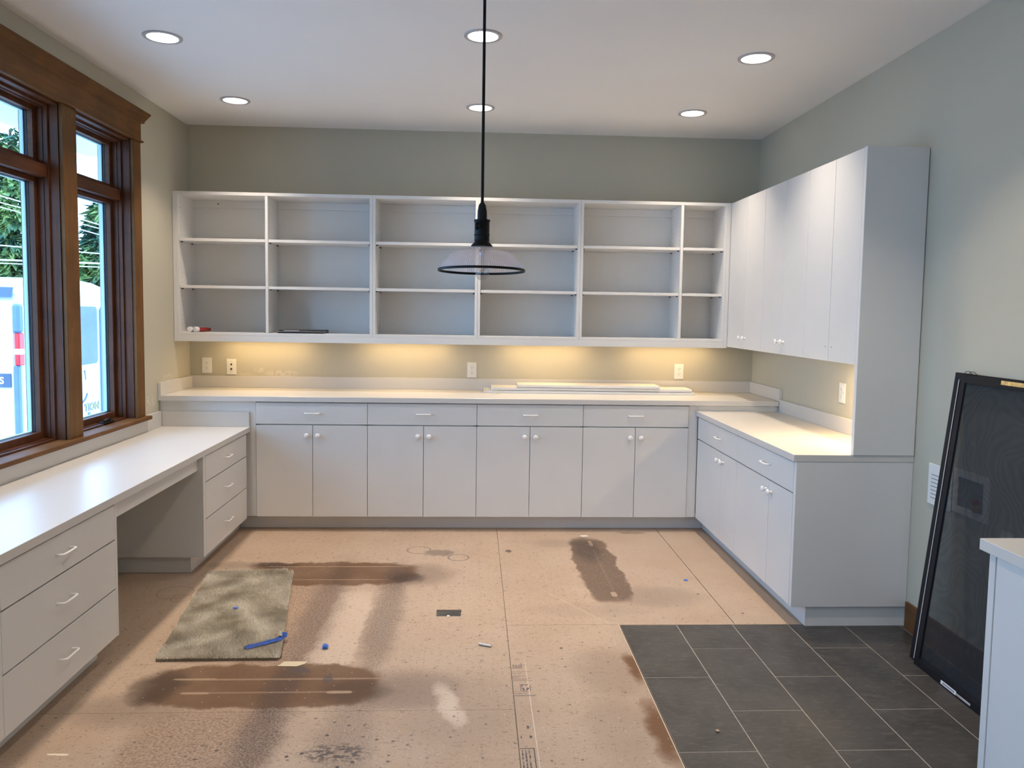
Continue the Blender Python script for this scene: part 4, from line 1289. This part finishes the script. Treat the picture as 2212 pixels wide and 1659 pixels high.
obj('side_window', prism(bmesh.new(), [(-2.00, 1.562), (-2.55, 1.562), (-2.62, 1.60), (-2.55, 1.655), (-1.985, 1.648)], 1.292, 1.300, 'Y'), VANG, van)
obj('sign_band', B(-2.75, -2.025, 1.290, 1.2985, 0.762, 0.884), plain('dark_sign_vinyl', (0.05, 0.08, 0.14), 0.4), van)
me = text_mesh('sign_lettering', 'S', 0.085, plain('white_vinyl', (0.85, 0.88, 0.9), 0.4), 0.002, 0.001)
o = bpy.data.objects.new('sign_lettering', me); COL.objects.link(o); o.parent = van
o.matrix_local = Matrix.Translation(Vector((-2.122, 1.288, 0.795)) - Vector(van.location)) @ Matrix.Rotation(PI / 2, 4, 'X')
def rear_text(s, yr, z, size, mat, off, wx_=1.3):
    me = text_mesh('door_lettering', s, size, mat, off, 0.0008)
    for v in me.vertices: v.co.x *= wx_
    wdt = max(v.co.x for v in me.vertices)
    o = bpy.data.objects.new('door_lettering', me); COL.objects.link(o); o.parent = van
    o.matrix_local = Matrix.Translation(Vector((VX + 0.0135, yr - wdt, z)) - Vector(van.location)) @ Matrix.Rotation(PI / 2, 4, 'Z') @ Matrix.Rotation(PI / 2, 4, 'X')
    return o
GOLD = plain('gold_vinyl', (0.42, 0.36, 0.06), 0.5); NAVY = plain('navy_vinyl', (0.06, 0.10, 0.18), 0.5)
rear_text('TION', 2.735, 0.405, 0.098, NAVY, 0.006).name = 'door_lettering'
o = rear_text('TION', 2.735, 0.405, 0.098, GOLD, 0.001); o.location.x += 0.001
rear_text('RS', 2.548, 0.352, 0.046, NAVY, 0.001)
obj('model_band', B(VX + 0.0125, VX + 0.014, 2.30, 2.730, 0.290, 0.340), NAVY, van)
o = rear_text('MODELS', 2.672, 0.300, 0.042, plain('pale_vinyl', (0.6, 0.75, 0.85), 0.4), 0.001); o.location.x += 0.0015
bm = prism(bmesh.new(), [(2.42, 0.83), (2.455, 0.83), (2.47, 0.73), (2.452, 0.73), (2.44, 0.79)], VX + 0.012, VX + 0.014, 'X')
obj('door_emblem', bm, NAVY, van)
bm = bmesh.new(); tube(bm, [(VX + 0.012, 2.38, 0.50), (VX + 0.012, 2.44, 0.53), (VX + 0.012, 2.485, 0.585)], 0.010, 6)
obj('door_emblem', bm, NAVY, van)
for x in (-2.95, -6.1):
    for y0 in (VY0 + 0.12, VY1 - 0.12):
        bm = lathe(bmesh.new(), [(0.20, -0.11), (0.33, -0.10), (0.345, -0.05), (0.345, 0.05), (0.33, 0.10), (0.20, 0.11)], 32, (x, y0, GZ + 0.345), axis='Y')
        wo_ = obj('wheel', bm, TYRE, van, smooth=True)
        obj('hub', lathe(bmesh.new(), [(0.19, -0.115), (0.19, 0.115)], 20, (x, y0, GZ + 0.345), axis='Y'), CHROME, wo_)

LEAFM = M('conifer_needles', 0.8, 0.2)
pp = LEAFM.pos(True)
LEAFM.color(LEAFM.mix(LEAFM.noise(pp, 1.6, 4).step(0.35, 0.65), (0.035, 0.095, 0.060), (0.20, 0.30, 0.09)))
BARK = plain('bark', (0.08, 0.05, 0.03), 0.9, 0.2)


def conifer(x, y, h, rad, label, seed, n=9000):
    t = thing('conifer_tree', label, 'tree', (x, y, -0.6), 'conifers beyond the driveway')
    rg = np.random.default_rng(seed)
    obj('trunk', lathe(bmesh.new(), [(0.16, -0.6), (0.03, h - 0.3)], 10, (x, y, 0)), BARK, t)
    zz = 1 - np.sqrt(rg.random(n)); zz = 0.05 + 0.95 * zz
    a = rg.random(n) * 2 * PI
    layer = 0.65 + 0.35 * np.abs(np.sin(zz * 22 + np.sin(a * 3) * 1.5)) 
    lobes = 0.75 + 0.25 * np.sin(a * 5 + zz * 9)
    R = rad * (1 - zz) ** 0.75 * layer * lobes * np.sqrt(rg.random(n) * 0.55 + 0.45) + 0.05
    cx, cy, cz = R * np.cos(a), R * np.sin(a), -0.2 + zz * h - R * 0.18
    s = 0.11 + 0.12 * rg.random(n)
    co = np.empty((n, 3, 3), np.float32)
    tang = np.stack([-np.sin(a), np.cos(a), np.zeros(n)], 1)
    outv = np.stack([np.cos(a), np.sin(a), -0.3 + 0.6 * rg.normal(0, .6, n)], 1)
    c = np.stack([cx, cy, cz + 0.6], 1)
    jit = rg.normal(0, .35, (n, 3))
    co[:, 0] = c - (tang + jit) * (s * 0.5)[:, None]; co[:, 1] = c + (tang + jit * 0.5) * (s * 0.5)[:, None]; co[:, 2] = c + (outv + jit * 0.4) * s[:, None] * 1.5
    me = bpy.data.meshes.new('foliage')
    me.vertices.add(n * 3); me.vertices.foreach_set('co', co.ravel())
    me.loops.add(n * 3); me.loops.foreach_set('vertex_index', np.arange(n * 3, dtype=np.int32))
    me.polygons.add(n); me.polygons.foreach_set('loop_start', np.arange(0, n * 3, 3, dtype=np.int32))
    me.update(); me.materials.append(LEAFM.m)
    o = bpy.data.objects.new('foliage', me); COL.objects.link(o); o.parent = t; o['kind'] = 'stuff'


conifer(-9.95, 15.3, 6.3, 1.9, 'taller conifer seen through the left window panes', 1, 12000)
conifer(-12.2, 15.6, 6.6, 2.3, 'broad conifer at the left edge of the left window panes', 2, 9000)
conifer(-7.55, 15.1, 4.6, 1.5, 'shorter conifer seen through the right window panes', 3, 9000)
conifer(-8.6, 17.5, 3.6, 1.5, 'low conifer half hidden by the window mullion', 4, 6000)
CABLE = plain('pale_cable', (0.55, 0.58, 0.60), 0.5)
wl = ['topmost overhead cable crossing the trees', 'second overhead cable from the top', 'third overhead cable from the top', 'lower thin overhead cable', 'thick pale overhead cable just above the van roof', 'lowest overhead cable just above the van roof']
for (z0, z1, r), lab in zip([(4.30, 3.55, 0.012), (4.12, 3.45, 0.010), (4.02, 3.30, 0.010), (2.98, 2.80, 0.012), (2.60, 2.55, 0.017), (2.52, 2.46, 0.010)], wl):
    pts = [Vector((-17.2 + k * 1.76, 10.2, 0.3 + 0.8 * (z0 + (z1 - z0) * (-22 + k * 2.2 + 10.1) / 2.7))) for k in range(12)]
    tag(obj('overhead_cable', tube(bmesh.new(), pts, r, 6), CABLE), lab, 'cable', 'overhead cables outside')
